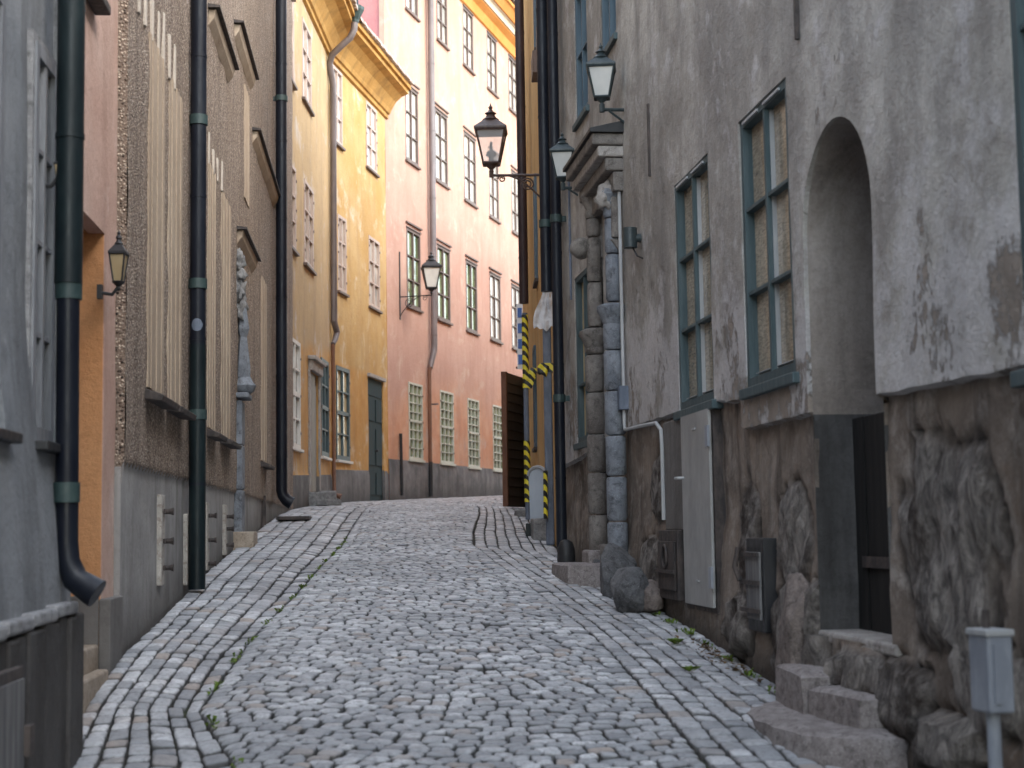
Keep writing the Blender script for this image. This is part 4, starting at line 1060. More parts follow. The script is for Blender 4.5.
# arch interior
def tunnel(P, d0, d1, mat, name):
    Q = densify(P, .12); n_ = len(Q); K = 10; m = MB()
    vs = [RW.pt(a, z, -d0 + (d0 - d1) * k / K + .012 * noise.noise(Vector((a * 4, z * 4, k))) * (k > 0)) for k in range(K + 1) for a, z in Q]
    m.add(vs, [(k * n_ + i, k * n_ + (i + 1) % n_, (k + 1) * n_ + (i + 1) % n_, (k + 1) * n_ + i) for k in range(K) for i in range(n_)])
    return m.build(name, mat, rg, smooth=True)
zsplit = RW.loc(815, 415)[1]
up_p = [(s0_, zsplit)] + [p for p in reversed(arch[2:])] + [(s1_, zsplit)]
lo_p = [(s1_, zsplit), (s1_, zth), (s0_, zth), (s0_, zsplit)]
def otunnel(P, d0, d1, mat, name):
    Q = densify(P, .1, False); n_ = len(Q); K = 12; m = MB()
    vs = [RW.pt(a + .012 * noise.noise(Vector((k, z * 4, 9))) * (k > 0), z, -d0 + (d0 - d1) * k / K) for k in range(K + 1) for a, z in Q]
    m.add(vs, [(k * n_ + i, k * n_ + i + 1, (k + 1) * n_ + i + 1, (k + 1) * n_ + i) for k in range(K) for i in range(n_ - 1)])
    return m.build(name, mat, rg, smooth=True)
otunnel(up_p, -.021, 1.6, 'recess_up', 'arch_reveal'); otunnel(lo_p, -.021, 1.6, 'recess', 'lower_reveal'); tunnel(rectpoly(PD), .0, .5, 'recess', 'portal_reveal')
m = MB(); RW.box(m, s0_ - .02, s1_ + .02, zth - .3, zpk + .1, -1.64, -1.58); RW.box(m, s0_ + .1, s1_ - .1, zth + .05, zth + 1.9, -1.579, -1.55)
m.build('recessed_door', 'browndoor', rg)
m = MB(); nb = 6
for k in range(nb):
    a_ = s0_ - .03 + (s1_ - s0_ + .06) * k / nb; RW.box(m, a_, a_ + (s1_ - s0_ + .06) / nb - .006, zth + .01, zsplit - .02, -.22, -.17 + .006 * (k % 2))
dr = m.build('shade_door', 'shadedoor', rg, bevel=.004)  # added black planks stand in for the shade deep in the lower arch
for zz_ in (.30,):
    m = MB(); RW.box(m, s0_ + .02, s1_ - .1, zth + zz_, zth + zz_ + .05, -.163, -.152); m.build('shade_door_strap', 'iron', dr)  # strap invented along with the added planks
q = MB(); RW.box(q, s0_ - .05, s1_ + .03, zth - .03, zth + .02, -.25, .03); q.build('threshold', 'lstone', rg, bevel=.012)
# metal cabinet door, hatches, apron panels
c = RW.rect(685, 713, 413, 607, 406, 603, .06); m = MB(); RW.box(m, c[0] - .03, c[1] + .03, c[2] - .03, c[3] + .0, -.02, .055); fr_ = m.build('cabinet_frame', 'iron', rg)
m = MB(); RW.box(m, c[0], c[1], c[2], c[3] - .01, .057, .075); o = m.build('cabinet_door', 'cabinet', rg, bevel=.004)
for zz in (.15, .85):
    q = MB(); z_ = c[2] + (c[3] - c[2]) * zz; RW.box(q, c[0] - .03, c[0] + .03, z_ - .06, z_ + .06, .0755, .09); q.build('hinge', 'box', o)
q = MB(); z_ = c[2] + (c[3] - c[2]) * .66; q.tube([RW.pt(c[1] - .05, z_, .075), RW.pt(c[1] - .05, z_, .11), RW.pt(c[1] - .0, z_, .115)], .009, 8)
for zz in (.9, .12): RW.box(q, (c[0] + c[1]) / 2 - .04, (c[0] + c[1]) / 2 + .04, c[2] + (c[3] - c[2]) * zz, c[2] + (c[3] - c[2]) * zz + .012, .0755, .08)
q.build('handle', 'cable', o)
c = RW.rect(664, 683.5, 418, 531, 414, 530, .06); m = MB(); RW.box(m, c[0] + .02, c[1], c[2], c[3] - .02, -.01, .058); m.build('plaster_panel', 'stone_house_plinth', rg, bevel=.01)
for i, (x0, x1, y0, y1) in enumerate(((661.5, 680, 530, 600), (750, 767, 538, 632))):
    c = RW.rect(x0, x1, y0, y1, y0, y1 - 2, .07); m = MB(); RW.box(m, c[0], c[1], c[2], c[3], .0, .085)
    o = m.build('iron_hatch', 'black' if i else 'iron', rg, bevel=.006)
    q = MB(); RW.box(q, c[0] + .035, c[1] - .03, c[2] + .06, c[3] - .07, .086, .10)
    q.build('hatch_door', 'greydoor' if i else 'iron', o, bevel=.004)
    q = MB()
    if i == 0:
        ctr = Vector(RW.pt((c[0] + c[1]) / 2, c[2] + (c[3] - c[2]) * .62, .108)); dd = Vector((*RW.d, 0))
        q.tube([ctr + dd * .06 * math.cos(t_) + Vector((0, 0, .07 * math.sin(t_))) for t_ in np.linspace(0, 2 * math.pi, 17)], .009, 6)
        RW.box(q, c[0] - .01, c[1] + .05, c[2] + (c[3] - c[2]) * .38, c[2] + (c[3] - c[2]) * .38 + .02, .102, .115)
    else:
        for zz in (.2, .5, .8): RW.box(q, c[0] + .02, c[1] + .05, c[2] + (c[3] - c[2]) * zz, c[2] + (c[3] - c[2]) * zz + .022, .102, .113)
        q.tube([RW.pt(c[1] + .01, c[2] + .25, .12), RW.pt(c[1] + .03, c[2] + .32, .14), RW.pt(c[1] + .03, c[2] + .42, .12)], .014, 8)
    q.build('strap', 'iron', o)
# conduits
cs = [RW.loc(*p, .07) for p in ((621, 150), (621.5, 300), (621.5, 431), (640, 426), (656, 423), (661, 430), (662, 445), (662, 520))]
xx = RW.loc(621.5, 300, .07)[0]
pts = [RW.pt(xx, cs[0][1], .07), RW.pt(xx, cs[2][1] + .05, .07), RW.pt(xx - .03, cs[2][1] + .0, .07)] + [RW.pt(a, z_, .07) for a, z_ in cs[3:7]] + [RW.pt(cs[6][0], cs[7][1], .07)]
m = MB(); m.tube(pts, .013, 8); m.build('conduit', 'cable', rg, smooth=True)
m = MB(); bx_ = RW.rect(618, 623, 392, 415); RW.box(m, xx - .04, xx + .04, bx_[2], bx_[3], .03, .11); m.build('junction_box', 'duct', rg, bevel=.006)
# raised dark bars stand in for a slit and a stain in plaster
for x, y0, y1 in ((795, -40, 42), (648.5, 104, 178)):
    a, z1_ = RW.loc(x, y0, .05); z0_ = RW.loc(x, y1, .05)[1]; m = MB(); RW.box(m, a - .012, a + .012, z0_, z1_, .03, .062); m.build('slit_stain_bar', 'iron', rg)
# portal: two rusticated columns, hooded cornice
zco = RW.loc(600, 150, .3)[1]
por = MB(); 
pa, pb = RW.loc(613.5, 400, .12)[0], RW.loc(597, 400, .10)[0]
def column(a, zcap, zmid, mat, hz):
    m = MB(); zb_ = RW.gz(a) + .22; z_ = zb_; k = 0
    while z_ < zmid - .15:
        h_ = min(.30 + .03 * (k % 2), zmid - .12 - z_); m.lathe(RW.pt(a, z_ + .008, .11), [(.062, 0), (.076, .02), (.076, h_ - .025), (.066, h_ - .010)], 14, half=1); z_ += h_; k += 1
    m.lathe(RW.pt(a, zmid - .15, .11), [(.07, 0), (.08, .03), (.105, .09), (.12, .11), (.12, .15), (.07, .17)], 14)
    z_ = zmid + .03
    while z_ < zcap - .2:
        h_ = min(.36, zcap - .2 - z_); m.lathe(RW.pt(a, z_ + .008, .10), [(.05, 0), (.060, .02), (.060, h_ - .035), (.05, h_ - .012)], 14); z_ += h_
    m.lathe(RW.pt(a, zcap - .2, .10), [(.06, 0), (.07, .03), (.06, .07), (.09, .14), (.105, .17), (.09, .21)], 14)
    return m.build('portal_column', mat, rg, smooth=True)
z1c = RW.loc(613, 190, .1)[1]; z1m = RW.loc(612, 306, .12)[1]; z2c = RW.loc(596, 222, .1)[1]; z2m = RW.loc(595, 330, .12)[1]
ca = column(pa, z1c, z1m, 'dstone', 0); cb = column(pb, z2c + .25, z2m, 'bstone', 0)
q = MB(); q.blob(RW.pt(pb + .05, RW.loc(596, 231, .2)[1], .2), (.085, .085, .085), 5, 3, .1); q.build('stone_ball', 'bstone', cb, smooth='all')
q = MB(); q.blob(RW.pt(pa, z1c - .05, .14), (.08, .10, .10), 8, 3, .5, 2.6); q.build('carved_capital', 'lstone', ca, smooth='all')
for a, mt in ((pa, 'boulder2'), (pb, 'granite')):
    q = MB(); RW.box(q, a - .16, a + .16, RW.gz(a) - .1, RW.gz(a) + .25, .0, .22); q.build('column_base', mt, ca if a == pa else cb, bevel=.02)
ma, mb_ = min(pa, pb) - .22, max(pa, pb) + .22
# hood: stepped cornice
zh = RW.loc(622, 121, .12)[1]
for k, (o_, z0_, z1_, ex) in enumerate(((.28, -.085, .0, .0), (.235, -.17, -.09, -.05), (.18, -.27, -.175, -.1), (.12, -.42, -.275, -.14))):
    m = MB(); RW.box(m, ma - ex * .3 - .0, mb_ + ex * .3, zh + z0_, zh + z1_, .0, o_); m.build('portal_cornice', ('bstone', 'lstone', 'bstone', 'bstone')[k], rg, bevel=.012)
m = MB(); m.hexa([RW.pt(ma - .03, zh + .002, 0), RW.pt(mb_ + .03, zh + .002, 0), RW.pt(mb_ + .03, zh + .002, .30), RW.pt(ma - .03, zh + .002, .30),
                  RW.pt(ma - .03, zh + .10, 0), RW.pt(mb_ + .03, zh + .10, 0), RW.pt(mb_ + .03, zh + .03, .30), RW.pt(ma - .03, zh + .03, .30)]); m.build('cornice_cover', 'black', rg)
for a in (pa - .02, pb + .04):
    m = MB(); RW.box(m, a - .07, a + .07, zh - .75, zh - .42, .0, .12); m.hexa([RW.pt(a - .06, zh - .9, .0), RW.pt(a + .06, zh - .9, .0), RW.pt(a + .06, zh - .86, .06), RW.pt(a - .06, zh - .86, .06),
        RW.pt(a - .06, zh - .76, .0), RW.pt(a + .06, zh - .76, .0), RW.pt(a + .06, zh - .76, .13), RW.pt(a - .06, zh - .76, .13)]); m.build('console', 'bstone', rg, bevel=.01)
m = MB(); RW.box(m, PD[0], PD[1], PD[2], PD[3], -.45, -.38)
for k in (0, 1):
    for z_ in (.4, 1.3): RW.box(m, PD[0] + (PD[1] - PD[0]) * (k * .5 + .07), PD[0] + (PD[1] - PD[0]) * (k * .5 + .43), PD[2] + z_, PD[2] + z_ + .75, -.379, -.36)
m.build('portal_door', 'browndoor', rg)
# thin blue cable at the far end of the wall
a = RW.loc(571, 240, .05)[0]; m = MB(); m.tube([RW.pt(a, RW.loc(571, 175)[1], .06), RW.pt(a, RW.loc(572, 305)[1], .06)], .012, 6); m.build('cable', 'duct', rg)

# ================================================================= RIGHT: ochre house beyond
r2 = root(R2, 3, 'ochre_house', 'ochre plastered house on the right behind the row of dark drainpipes')
R2W = []
for x0, x1, y0, y1, y2, y3 in ((530, 538, 20, 95, 5, 60), (530, 538, 230, 300, 215, 290), (529, 537, 380, 455, 372, 450)):
    R2W.append(R2.rect(x0, x1, y0, y1, y2, y3))
R2W = [(a, a + .45, c, c + 1.3) for a, b, c, d in R2W]
facade(R2, r2, .003, R2.len, lambda a: R2.gz(a) - .2, 10.8, [(rectpoly(r), .03) for r in R2W], [('wall', 'ochre2')], lambda a, z: 0, .15, lambda a, z: .01 * noise.noise(Vector((a * 2, z * 2, 0))))
shell(R2, r2, 0, R2.len, -.3, 10.8, 14, 'ochre2')
for r in R2W: window(R2, r2, r, 'blueframe', 'darkpane', 2, 3, .0, sill='iron', sillout=.05, sillh=.05)
for x, y in ((535, 32), (530, 64)):
    a, z_ = R2.loc(x, y, .12); m = MB(); R2.box(m, a - .2, a + .2, z_ - .16, z_ + .1, .02, .10); m.build('shutter', 'brownframe', r2, bevel=.01)
def rpipe(W, parent, px, pyref, r, mat, out, ytop, ybot, collars=(), zt=None, zb=None):
    return pipe(W, parent, px, ytop, ybot, r, mat, out=out, collars=collars, pyref=pyref, z1=zt, z0=zb, cm='collar')
pA, sAa = rpipe(R2, r2, 522, 180, .062, 'brownpipe', .12, 0, 312, (), 10.7)
pB, sBb = rpipe(R2, r2, 544, 140, .052, 'navy', .14, 0, 300, (230,), 10.7)
pC, sCc = pipe(RW, rg, 556.5, 0, 541, .048, 'navy', out=.14, collars=(218, 400), pyref=250, z1=7.25, z0=RW.gz(RW.len - .3) + .08)
# louvred dark door leaf standing open
Yd = 23.4
def sheet(px0, px1, Y0, Y1, pyt, pyb, ob_name, mat, parent=None, th=.03):
    A, B = at(px0, pyb, Y0), at(px1, pyb, Y1); zt_ = (at(px0, pyt, Y0)[2] + at(px1, pyt, Y1)[2]) / 2
    d = np.array([B[0] - A[0], B[1] - A[1]]); d /= np.hypot(*d); n = np.array([-d[1], d[0]]) * th
    return A, B, zt_, d, n
A, B, zt_, d, n = sheet(506.5, 526.5, 22.9, 23.9, 375, 508, '', '')
zb_ = gz(A[0], A[1]) + .03
Wd = Wall((A[0], A[1]), (B[0], B[1]), 1)
m = MB(); Wd.box(m, 0, Wd.len, zb_, zt_, -.03, .0); Wd.box(m, 0, .06, zb_, zt_, .001, .03); Wd.box(m, Wd.len - .06, Wd.len, zb_, zt_, .001, .03)
leaf = m.build('door_leaf', 'blackdoor', r2); z_ = zb_ + .02
q = MB()
while z_ < zt_ - .1:
    q.hexa([Wd.pt(.06, z_, .001), Wd.pt(Wd.len - .06, z_, .001), Wd.pt(Wd.len - .06, z_, .028), Wd.pt(.06, z_, .028),
            Wd.pt(.06, z_ + .125, .001), Wd.pt(Wd.len - .06, z_ + .125, .001), Wd.pt(Wd.len - .06, z_ + .125, .01), Wd.pt(.06, z_ + .125, .01)]); z_ += .14
q.build('louvres', 'blackdoor', leaf); q = MB(); Wd.box(q, -.05, -.002, zb_, zt_, -.04, .035); q.build('edge_strip', 'rustpipe', leaf)

r3 = root(R3, 4, 'corner_house', 'ochre house around the bend on the right, hidden behind the open door leaf')
facade(R3, r3, .003, R3.len, lambda a: R3.gz(a) - .2, 10, [], [('wall', 'ochre2')], lambda a, z: 0, .5)
shell(R3, r3, 0, R3.len, -.3, 10, 6, 'ochre2')

# ================================================================= objects at the building works
# barrier sheet
def local_wall(px0, px1, Y0, Y1, py):
    A, B = at(px0, py, Y0), at(px1, py, Y1); return Wall((A[0], A[1]), (B[0], B[1]), 1)
Wb = local_wall(529.5, 547, 16.7, 16.5, 534); g = gz(*Wb.pt(.1, 0)[:2]); zt_ = at(538, 467, 16.6)[2]
t_ = thing('barrier', Wb.pt(Wb.len / 2, g), 'pale blue-grey rounded barrier sheet standing by the works', 'barrier')
prof = []
L_ = Wb.len
for k in range(9):
    th = math.pi * k / 8; prof.append((L_ / 2 - L_ / 2 * math.cos(th), zt_ - .09 + .09 * math.sin(th)))
pf = [(0.02, g)] + prof + [(L_ - .0, g)]
m = MB(); n_ = len(pf); vs = [Wb.pt(a, z_, o_) for o_ in (0, -.05) for a, z_ in pf]
m.add(vs, [tuple(range(n_)), tuple(range(2 * n_ - 1, n_ - 1, -1))] + [(k, (k + 1) % n_, n_ + (k + 1) % n_, n_ + k) for k in range(n_)]); m.build('panel', 'barrier', t_)
m = MB(); m.tube([Wb.pt(a, z_, .0) for a, z_ in pf[1:-1]], .02, 8); m.build('rim', 'cable', t_, smooth=True)
m = MB(); c = Wb.pt(.03, 0); m.box((c[0], c[1], g + .06), (.06, .05, .08)); m.build('foot', 'tealpipe', t_)
# blocks
for x, y, Y, h_, lab, mt in ((541, 537, 16.2, (.09, .13, .12), 'grey concrete block weighing down the pale barrier sheet', 'greystone'),
                             (522.5, 522, 20.6, (.09, .16, .05), 'flat dark stone block left of the pale barrier', 'greystone')):
    p = at(x, y, Y); g = gz(p[0], p[1]); m = MB(); m.box((p[0], p[1], g + h_[2] - .02), h_, .1, j=.01); o = recenter(m.build('concrete_block', mt, bevel=.01)); tag(o, lab, 'block')
# tape-wrapped post
p = at(527, 450, 19.6); g = gz(p[0], p[1]); zt_ = at(527, 313, 19.6)[2]
t_ = thing('post', (p[0], p[1], g), 'slim blue-grey post wrapped in yellow and black hazard tape', 'post')
m = MB(); m.tube([(p[0], p[1], g), (p[0], p[1], zt_)], .035, 10); m.build('pole', 'duct', t_, smooth=True)
for y0, y1, dx in ((315, 388, 0), (441, 502, .0)):
    m = MB(); m.tube([(p[0] + dx, p[1], at(527, y1, 19.6)[2]), (p[0] + dx, p[1], at(527, y0, 19.6)[2])], .043, 10); m.build('hazard_tape', 'tape', t_, smooth=True)
m = MB()
for k in range(3): m.blob((p[0] + .05 + .02 * k, p[1] - .04, at(527, 384 - 6 * k, 19.6)[2]), (.05, .01, .06), k, 2, .7, 2)
m.build('tape_knot', 'tape', t_)
# duct with plastic wrap
p = at(549, 460, 15.5); g = gz(p[0], p[1]); zt_ = at(548, 300, 15.5)[2]
t_ = thing('wrapped_duct', (p[0], p[1], g), 'slate coloured duct leaning by the drainpipe with torn clear plastic on top', 'duct')
m = MB(); m.box((p[0], p[1], (g + zt_) / 2), (.042, .05, (zt_ - g) / 2), 0); o = m.build('duct', 'duct', t_, bevel=.015)
m = MB(); N = 14; vs = []; zt2 = at(548, 274, 15.5)[2]; zb2 = at(540, 330, 15.5)[2]
for i in range(N):
    for k in range(N):
        u, v = k / (N - 1), i / (N - 1); X = p[0] + .07 - (.20 + .03 * math.sin(v * 7)) * u * (1 - .55 * v * (u > .3)) ; Z = zb2 + (zt2 - zb2) * v - .10 * (1 - u) * (1 - v) * 0 + .05 * noise.noise(Vector((u * 4, v * 4, 0)))
        vs.append((X, p[1] - .09 - .06 * noise.noise(Vector((u * 5, v * 5, 3))), Z))
m.add(vs, [(i * N + k, i * N + k + 1, (i + 1) * N + k + 1, (i + 1) * N + k) for i in range(N - 1) for k in range(N - 1)])
m.build('plastic_wrap', 'plastic', t_, smooth='all')
m = MB(); zz = at(548, 368, 15.5)[2]; m.box((p[0], p[1], zz), (.055, .06, .045)); m.blob((p[0] - .05, p[1] - .07, zz - .02), (.06, .015, .06), 3, 2, .8, 2); m.build('tape_band', 'tape', t_)
m = MB(); z0_, z1_ = at(547, 519, 15.5)[2], at(547, 471, 15.5)[2]; m.tube([(p[0] - .045, p[1] - .09, z0_), (p[0] - .04, p[1] - .07, z1_)], .022, 8); m.build('tape_strip', 'tape', t_)
# blue and white projecting sign
p = at(520, 335, 25); zt_, zb_ = at(520, 304, 25)[2], at(520, 369, 25)[2]
t_ = thing('projecting_sign', (p[0], p[1], zb_), 'narrow upright blue and white sign projecting above the black door leaf', 'sign')
m = MB(); m.box((p[0], p[1], (zt_ + zb_) / 2), (.05, .04, (zt_ - zb_) / 2)); m.build('sign_body', 'whitesign', t_)
hh = (zt_ - zb_)
for k in range(4):
    m = MB(); m.box((p[0], p[1] - .045, zb_ + hh * (.14 + .24 * k)), (.035, .006, hh * .075)); m.build('blue_panel', 'bluesign', t_)
m = MB()
for k in range(5): m.box((p[0], p[1], zb_ + hh * (.02 + .24 * k)), (.075, .02, .015))
m.box((p[0] + .4, p[1], zt_ - .15), (.4, .015, .015)); m.build('bracket', 'iron', t_)

# ================================================================= steps, boulders, utility box on the right
def slab(pts, ztop, thick, name, mat, label, cat, bevel=.02, group=None):
    """irregular stone slab from plan points"""
    P = densify(pts, .09); n_ = len(P); m = MB(); vs = []
    for z_, sc in ((ztop - thick, 1.02), (ztop - thick * .45, 1.03), (ztop - .02, 1.0)):
        cx = sum(p[0] for p in P) / n_; cy = sum(p[1] for p in P) / n_
        for x, y in P:
            k = noise.noise(Vector((x * 8, y * 8, z_ * 8))) * .014
            vs.append((cx + (x - cx) * sc + k, cy + (y - cy) * sc + k, z_ + (.01 * noise.noise(Vector((x * 5, y * 5, 1))) if z_ > ztop - .03 else 0)))
    for sc in (.8, .45):
        for x, y in P:
            vs.append((cx + (x - cx) * sc, cy + (y - cy) * sc, ztop + .012 * noise.noise(Vector((x * 6 * sc, y * 6, 1))) - .004))
    vs.append((cx, cy, ztop))
    f = [(r * n_ + k, r * n_ + (k + 1) % n_, (r + 1) * n_ + (k + 1) % n_, (r + 1) * n_ + k) for r in range(4) for k in range(n_)] + [(4 * n_ + k, 4 * n_ + (k + 1) % n_, 5 * n_) for k in range(n_)]
    f.append(tuple(range(n_ - 1, -1, -1)))
    m.add(vs, f); o = m.build(name, mat, smooth=True); recenter(o); return tag(o, label, cat, group)
def plan(W, lst): return [W.pt(a, 0, o_)[:2] for a, o_ in lst]
def gr_(o_, a): return gz(*RW.pt(a, 0, o_)[:2])
slab(plan(RW, [(2.62, .0), (2.60, .24), (2.80, .40), (3.25, .44), (3.70, .38), (3.98, .16), (3.95, .0)]), gr_(.3, 3.2) + .065, .2, 'step', 'granite', 'low flat stone slab at the foot of the arched doorway', 'step')
zs = gr_(.2, 3.2) + .20
slab(plan(RW, [(2.82, -.02), (2.80, .16), (3.28, .21), (3.30, .0)]), zs - .01, .26, 'step', 'granite', 'worn near stone block of the upper doorstep under the arch', 'step')
slab(plan(RW, [(3.315, .0), (3.31, .23), (3.80, .20), (3.82, .0)]), zs + .04, .28, 'step', 'granite', 'worn far stone block of the upper doorstep under the arch', 'step')
# granite block steps under the portal
slab(plan(RW, [(8.32, .14), (8.45, .42), (9.25, .42), (9.25, .1)]), gr_(.3, 8.6) + .15, .25, 'step', 'granite', 'square pinkish granite step block in front of the portal', 'step')
slab(plan(RW, [(8.5, .05), (8.5, .13), (9.0, .13), (9.0, .04)]), gr_(.1, 8.7) + .30, .4, 'stone_block', 'bstone', 'small upright brown block between portal column and step', 'block')
bl = [(622, 572, .13, (.14, .15, .22), 'boulder', 'tall dark boulder leaning on the wall right of the granite step'), (632, 590, .24, (.12, .16, .17), 'boulder', 'rounded dark boulder in front of the taller one beside the portal'),
      (650, 597, .12, (.10, .17, .12), 'boulder2', 'low brown boulder at the wall below the iron ring hatch'), (604, 575, .10, (.08, .1, .12), 'boulder', 'small dark stone wedged behind the granite step'),
      (806, 668, .03, (.10, .2, .33), 'boulder2', 'tall rough boulder set against the wall left of the arched doorway')]
for i, (x, y, o_, rad, mt, lab) in enumerate(bl):
    a = RW.loc(x, y, o_)[0]; g = RW.gz(a); m = MB(); c = RW.pt(a, g + rad[2] * .72, o_ + .02)
    m.rock(c, rad, i + 1, 5, rz=.1); o = recenter(m.build('boulder', mt, smooth='all')); tag(o, lab, 'boulder', 'boulders at the foot of the grey wall')
# guard stone at the drainpipe foot
a = RW.loc(566, 540, .16)[0]; g = RW.gz(a); m = MB(); c = RW.pt(a, g - .05, .16); m.lathe(c, [(.07, 0), (.08, .10), (.075, .19), (.055, .25), (.02, .27)], 14)
o = recenter(m.build('guard_stone', 'black', smooth='all')); tag(o, 'dark rounded guard stone at the foot of the tall navy drainpipe', 'guard stone')
# utility box on a post
Y_ = RW.loc(980, 700, .28); c = RW.pt(Y_[0], 0, .24); g = gz(c[0], c[1]); ztop = RW.loc(980, 634, .28)[1]; zbt = RW.loc(980, 712, .28)[1]
t_ = thing('utility_box', (c[0], c[1], g), 'grey metal utility box on a short post in the right foreground', 'utility box')
m = MB(); m.box((c[0], c[1], (ztop + zbt) / 2), (.042, .06, (ztop - zbt) / 2), .2); o = m.build('cabinet', 'box', t_, bevel=.008)
q = MB(); q.box((c[0], c[1], ztop + .004), (.047, .066, .010), .2); q.build('lid', 'cable', o, bevel=.004)
q = MB(); q.box((c[0] - .0, c[1] - .0635, (ztop + zbt) / 2), (.012, .004, (ztop - zbt) / 2 - .03), .2); q.build('seam_strip', 'box', o)
m = MB(); m.tube([(c[0], c[1], g - .05), (c[0], c[1], zbt)], .022, 12); m.build('pole', 'box', t_, smooth=True)
m = MB(); m.tube([(c[0], c[1] + .03, ztop), (c[0], c[1] + .03, ztop + .07)], .012, 8); m.build('cable', 'iron', t_)
# wall bell
a, z_ = RW.loc(630, 238, .12); c = RW.pt(a, z_, .05); t_ = thing('wall_sounder', c, 'small dark green cylindrical sounder on the plaster right of the portal', 'alarm')
m = MB(); m.tube([RW.pt(a, z_ - .07, .12), RW.pt(a, z_ + .07, .12)], .05, 14); m.tube([RW.pt(a, z_, .045), RW.pt(a, z_, .09)], .03, 10); m.build('housing', 'lampgreen', t_, smooth=True)
m = MB(); m.tube([RW.pt(a, z_ - .07, .10), RW.pt(a - .03, z_ - .13, .08), RW.pt(a - .10, z_ - .16, .055)], .006, 6); m.build('cable', 'black', t_)
# block step and slabs by the brown door of the yellow house
for x, y, Y, h_, mt, lab in ((316, 501, 25.8, (.17, .2, .13), 'greystone', 'grey stone step block before the narrow brown door'), (327, 497, 27.0, (.16, .16, .13), 'greystone', 'dark stone block left of the rusty pipe foot'),
                             (329, 505, 25.6, (.2, .2, .05), 'greystone', 'low flat stone lying before the blocks at the yellow house'), (290, 499, 24.5, (.07, .07, .3), 'yplinth', 'short upright stone bollard beside the brown door')):
    p = at(x, y, Y); g = gz(p[0], p[1]); m = MB(); m.box((p[0], p[1], g + h_[2] * .8), h_, .1, j=.012); o = recenter(m.build('stone_block', mt, bevel=.015)); tag(o, lab, 'stone')

# ================================================================= wall lamps
def lantern(root_, c, h, style, amber=False, rz=.5, wf=1.0):
    """c: centre of lantern bottom; h: total height; four-sided street lantern"""
    met = {'brown': 'lampbrown', 'green': 'lampgreen', 'black': 'black'}[style]; glass = 'amber' if amber else ('clearglass' if style == 'brown' else 'lampglass')
    x, y, z = c; s = h; wt, wb = .285 * s * wf, .155 * s * wf; z0, z1 = z + .14 * s, z + .60 * s
    def ring(w, zz): return [(x + w * math.cos(rz + k * math.pi / 2), y + w * math.sin(rz + k * math.pi / 2), zz) for k in range(4)]
    A, B = ring(wb, z0), ring(wt, z1)
    m = MB()
    for k in range(4): m.tube([A[k], B[k]], .016 * s, 6)
    for Q, r_ in ((A, .018 * s), (B, .024 * s)):
        for k in range(4): m.tube([Q[k], Q[(k + 1) % 4]], r_, 6)
    fr = m.build('lantern_frame', met, root_)
    m = MB(); A2, B2 = ring(wb * .97, z0), ring(wt * .97, z1); m.add(A2 + B2, [(k, (k + 1) % 4, 4 + (k + 1) % 4, 4 + k) for k in range(4)]); m.build('glass', glass, root_)
    m = MB(); C_ = ring(wt * 1.13, z1 + .01 * s); D = ring(wt * .42, z1 + .16 * s); E_ = ring(wt * 1.13, z1 + .03 * s)
    m.add(C_ + E_ + D, [(3, 2, 1, 0)] + [(k, (k + 1) % 4, 4 + (k + 1) % 4, 4 + k) for k in range(4)] + [(4 + k, 4 + (k + 1) % 4, 8 + (k + 1) % 4, 8 + k) for k in range(4)] + [(8, 9, 10, 11)])
    cap = m.build('lantern_roof', met, root_)
    m = MB(); m.lathe((x, y, z1 + .15 * s), [(.105 * s * wf, 0), (.12 * s * wf, .02 * s), (.08 * s * wf, .05 * s), (.055 * s * wf, .09 * s), (.085 * s * wf, .11 * s), (.045 * s, .135 * s), (.02 * s, .17 * s), (.032 * s, .195 * s), (.012 * s, .225 * s), (.003 * s, .26 * s)], 12)
    m.build('finial', met, cap, smooth=True)
    m = MB(); m.lathe((x, y, z), [(.02 * s, 0), (.035 * s, .03 * s), (.025 * s, .06 * s), (.07 * s, .10 * s), (.11 * s, .14 * s)], 12); m.build('lantern_base', met, root_, smooth=True)
    m = MB(); m.lathe((x, y, z0), [(.035 * s, 0), (.035 * s, .1 * s), (.075 * s, .12 * s), (.06 * s, .17 * s), (.02 * s, .19 * s), (.02 * s, .30 * s), (.005 * s, .32 * s)], 10); m.build('burner', 'black' if glass == 'clearglass' else 'lampglass', root_, smooth=True)
def bracket(root_, W, a, z, o_, met, drop=.35, rise=.3, r=.013, scroll=True, oblique=False):
    """arm from the wall out to the lantern"""
    P = lambda o2, zz: W.pt(a, zz, o2)
    m = MB(); m.tube([P(.0, z), P(o_, z)], r, 8); m.tube([P(o_, z - .02), P(o_, z + .04)], r * 1.6, 8)
    W.box(m, a - .018, a + .018, z - drop, z + rise, .0, .022)
    if scroll:
        R0 = drop * .8
        m.tube([P(.02, z - drop * .85)] + [P(o_ * .72 * t2, z - drop * .85 * (1 - t2) ** 1.7) for t2 in np.linspace(.1, .95, 9)], r * .75, 6)
        cen = (o_ * .30, z - drop * .30); m.tube([P(cen[0] + rad * math.cos(th), cen[1] + rad * math.sin(th)) for th, rad in [(t2 * 4.2 * math.pi, drop * .22 * (1 - .75 * t2)) for t2 in np.linspace(0, 1, 26)]], r * .6, 6)
        cen = (o_ * .80, z - drop * .12); m.tube([P(cen[0] + rad * math.cos(th), cen[1] + rad * math.sin(th)) for th, rad in [(t2 * 3 * math.pi, drop * .12 * (1 - .7 * t2)) for t2 in np.linspace(0, 1, 18)]], r * .55, 6)
    else:
        m.tube([P(.02, z - drop * .8), P(o_ * .75, z - .01)], r * .7, 6)
    m.build('bracket', met, root_, smooth=True)
